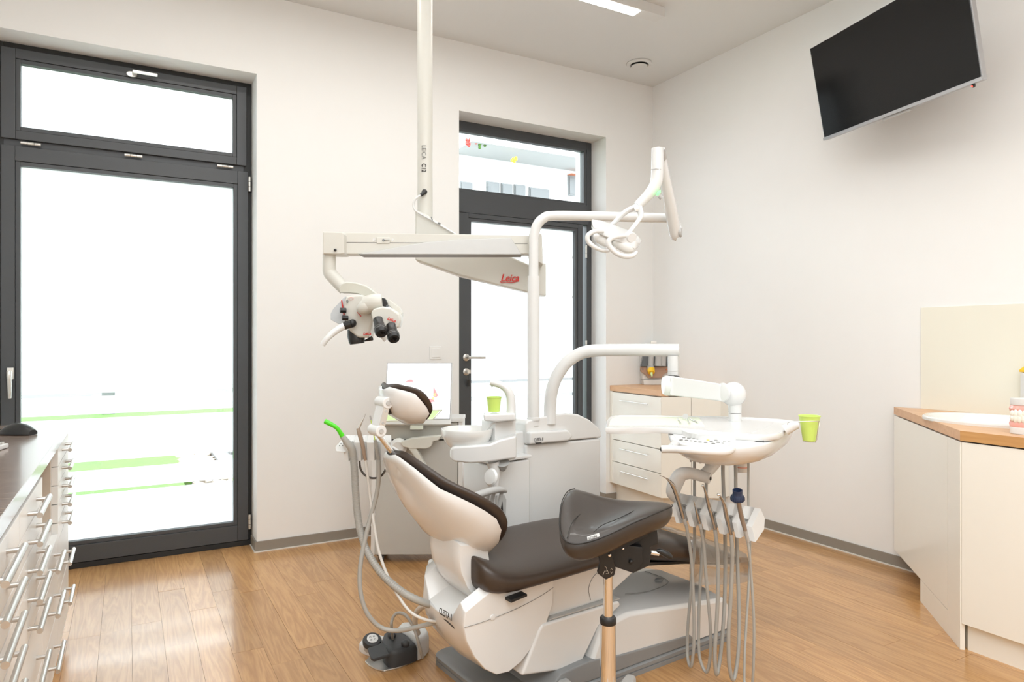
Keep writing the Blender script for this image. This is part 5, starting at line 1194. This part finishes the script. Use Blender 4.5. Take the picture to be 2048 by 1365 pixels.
# body: tilted optics carrier
part('optics_body', M().prism(DD([(692, 592, 2.84), (724, 589, 2.84), (742, 606, 2.84), (746, 640, 2.84), (737, 676, 2.84), (716, 676, 2.84), (697, 661, 2.84), (689, 636, 2.84), (687, 610, 2.84)]), FW * .11), CREAMM, ms_, bevel=.010, seg=3)
part('grey_wedge', M().prism(DD([(690, 593, 2.86), (666, 618, 2.86), (661, 628, 2.86), (661, 640, 2.86), (678, 649, 2.86), (690, 648, 2.86), (694, 620, 2.86)]), FW * .07), mat('blue_grey_panel', (.52, .55, .57), .3), ms_, bevel=.003)
part('red_stripe', M().prism(DD([(682, 601, 2.855), (684, 601, 2.855), (689, 630, 2.855), (686.5, 630, 2.855)]), FW * .004), RED, ms_, smooth=False)
part('red_stripe', M().prism(DD([(713, 624, 2.834), (715, 624.5, 2.834), (723, 633, 2.834), (721, 633.5, 2.834)]), FW * .004), RED, ms_, smooth=False)
part('objective', M().tube(DD([(711, 660, 2.89), (712, 672, 2.885), (714, 684, 2.88), (714.5, 688, 2.88)]), [.034, .036, .034, .030], 28), BLACK, ms_)
part('objective_screw', M().tube(DD([(730, 682, 2.87), (744, 677, 2.86)]), [.0035, .010], 12), BLACK, ms_)
text('lettering', 'Leica', .017, D(726, 670, 2.832), RT, UP, RED, ms_, shear=.3, sx=.95, bold=.0005)
ring = [D(702, 598, 2.835) + (RT * math.cos(b) * .009 + UP * math.sin(b) * .0055) for b in [2 * math.pi * j / 16 for j in range(17)]]
part('round_mark', M().tube(ring, .0007, 5, cap=False), RED, ms_)
part('window_mark', M().prism(DD([(692, 602, 2.834), (695, 599, 2.834), (697, 604, 2.834), (694, 608, 2.834)]), FW * .002), INKG, ms_, smooth=False)
part('tube_neck', M().ball(D(733, 613, 2.80), (.042, .04, .034), ((RT * .85 + UP * .25).normalized(), FW, UP), 20, 11), CREAMM, ms_)
part('tube_neck', M().tube(DD([(733, 610, 2.80), (750, 605, 2.79), (765, 603, 2.79)]), [.036, .036, .030], 20, k=3), CREAMM, ms_)
part('black_gusset', M().prism(DD([(751, 594, 2.785), (770, 597, 2.785), (775, 608, 2.785), (765, 622, 2.785), (752, 628, 2.785), (738, 620, 2.785)]), FW * .06), BLACK, ms_, bevel=.004)
part('side_bracket', M().prism(DD([(757, 592, 2.80), (778, 600, 2.80), (798, 614, 2.80), (804, 626, 2.80), (802, 640, 2.80), (790, 622, 2.80), (770, 606, 2.80)]), FW * .05), CREAMM, ms_, bevel=.004)
bh = part('binocular_housing', M().prism(DD([(741, 626, 2.74), (746, 618, 2.74), (765, 613, 2.74), (782, 616, 2.74), (799, 628, 2.74), (802, 641, 2.74), (797, 657, 2.74), (772, 655, 2.74), (745, 645, 2.74)]), FW * .07), CREAMM, ms_, bevel=.009, seg=3)
text('lettering', 'Leica', .018, D(774, 639, 2.732), (RT * .93 - UP * .37), UP, RED, ms_, shear=.3, sx=.95, bold=.0005)
for x0, y0, x1, y1, d in ((756, 640, 763, 668, 2.70), (782, 652, 788, 679, 2.70)):
    a, b = D(x0, y0, d), D(x1, y1, d - .055)
    e = part('eyepiece', M().tube([a, a.lerp(b, .3), a.lerp(b, .35), a.lerp(b, .6), a.lerp(b, .65), a.lerp(b, .9), b], [.0195, .0195, .0205, .0215, .0245, .0245, .021], 24), BLACK, ms_)
    dd = (b - a).normalized()
    for k in (.66, .78): part('grip_ring', M().rev([(.0248, -.0008), (.0250, 0), (.0248, .0008)], a.lerp(b, k), tuple(dd), 24), INKG, e)
    part('lens', M().rev([(.013, 0), (.010, .0015)], b, tuple(dd), 18), TVB, e)
for x, y, r in ((685, 621, .011), (689, 636, .010)):
    part('knob', M().tube(DD([(x - 5, y, 2.82), (x + 7, y + .5, 2.83)]), [r, r], 14), BLACK, ms_)
part('knob', M().ball(D(705, 647, 2.81), (.017, .014, .017), n=16, m=9), BLACK, ms_)
part('handle_socket', M().tube(DD([(703, 648, 2.80), (689, 652, 2.80)]), [.016, .017], 14), BLACK, ms_)
part('grip_handle', M().tube(DD([(691, 651, 2.80), (678, 658, 2.79), (664, 668, 2.78), (654, 678, 2.77), (645, 690, 2.77)]), [.015, .0145, .0135, .0115, .0115], 16, k=4), PLAS, ms_, label='white curved grip handle')
part('grip_handle', M().tube(DD([(756, 655, 2.90), (763, 668, 2.90), (772, 682, 2.90)]), [.014, .013, .009], 14, k=3), PLAS, ms_)
part('cable_plug', M().tube(DD([(849, 385, 3.31), (841, 391, 3.30)]), [.010, .008], 12).ball(D(849, 384, 3.32), .014, n=12, m=7), BLACK, ms_)
part('cable', M().tube(DD([(841, 391, 3.30), (832, 397, 3.29), (827, 407, 3.29), (828, 416, 3.29), (834, 424, 3.29), (862, 440, 3.30), (908, 467, 3.30)]), [.0055, .0055, .0055, .0055, .0045, .0040, .0040], 10, k=6), PLASM, ms_)
part('cable_clip', M().tube(DD([(862, 434, 3.29), (865, 441, 3.29)]), .003, 8), GREYP, ms_)
part('cable_clip', M().tube(DD([(876, 446, 3.29), (881, 448, 3.29)]), .004, 8), GREYP, ms_)
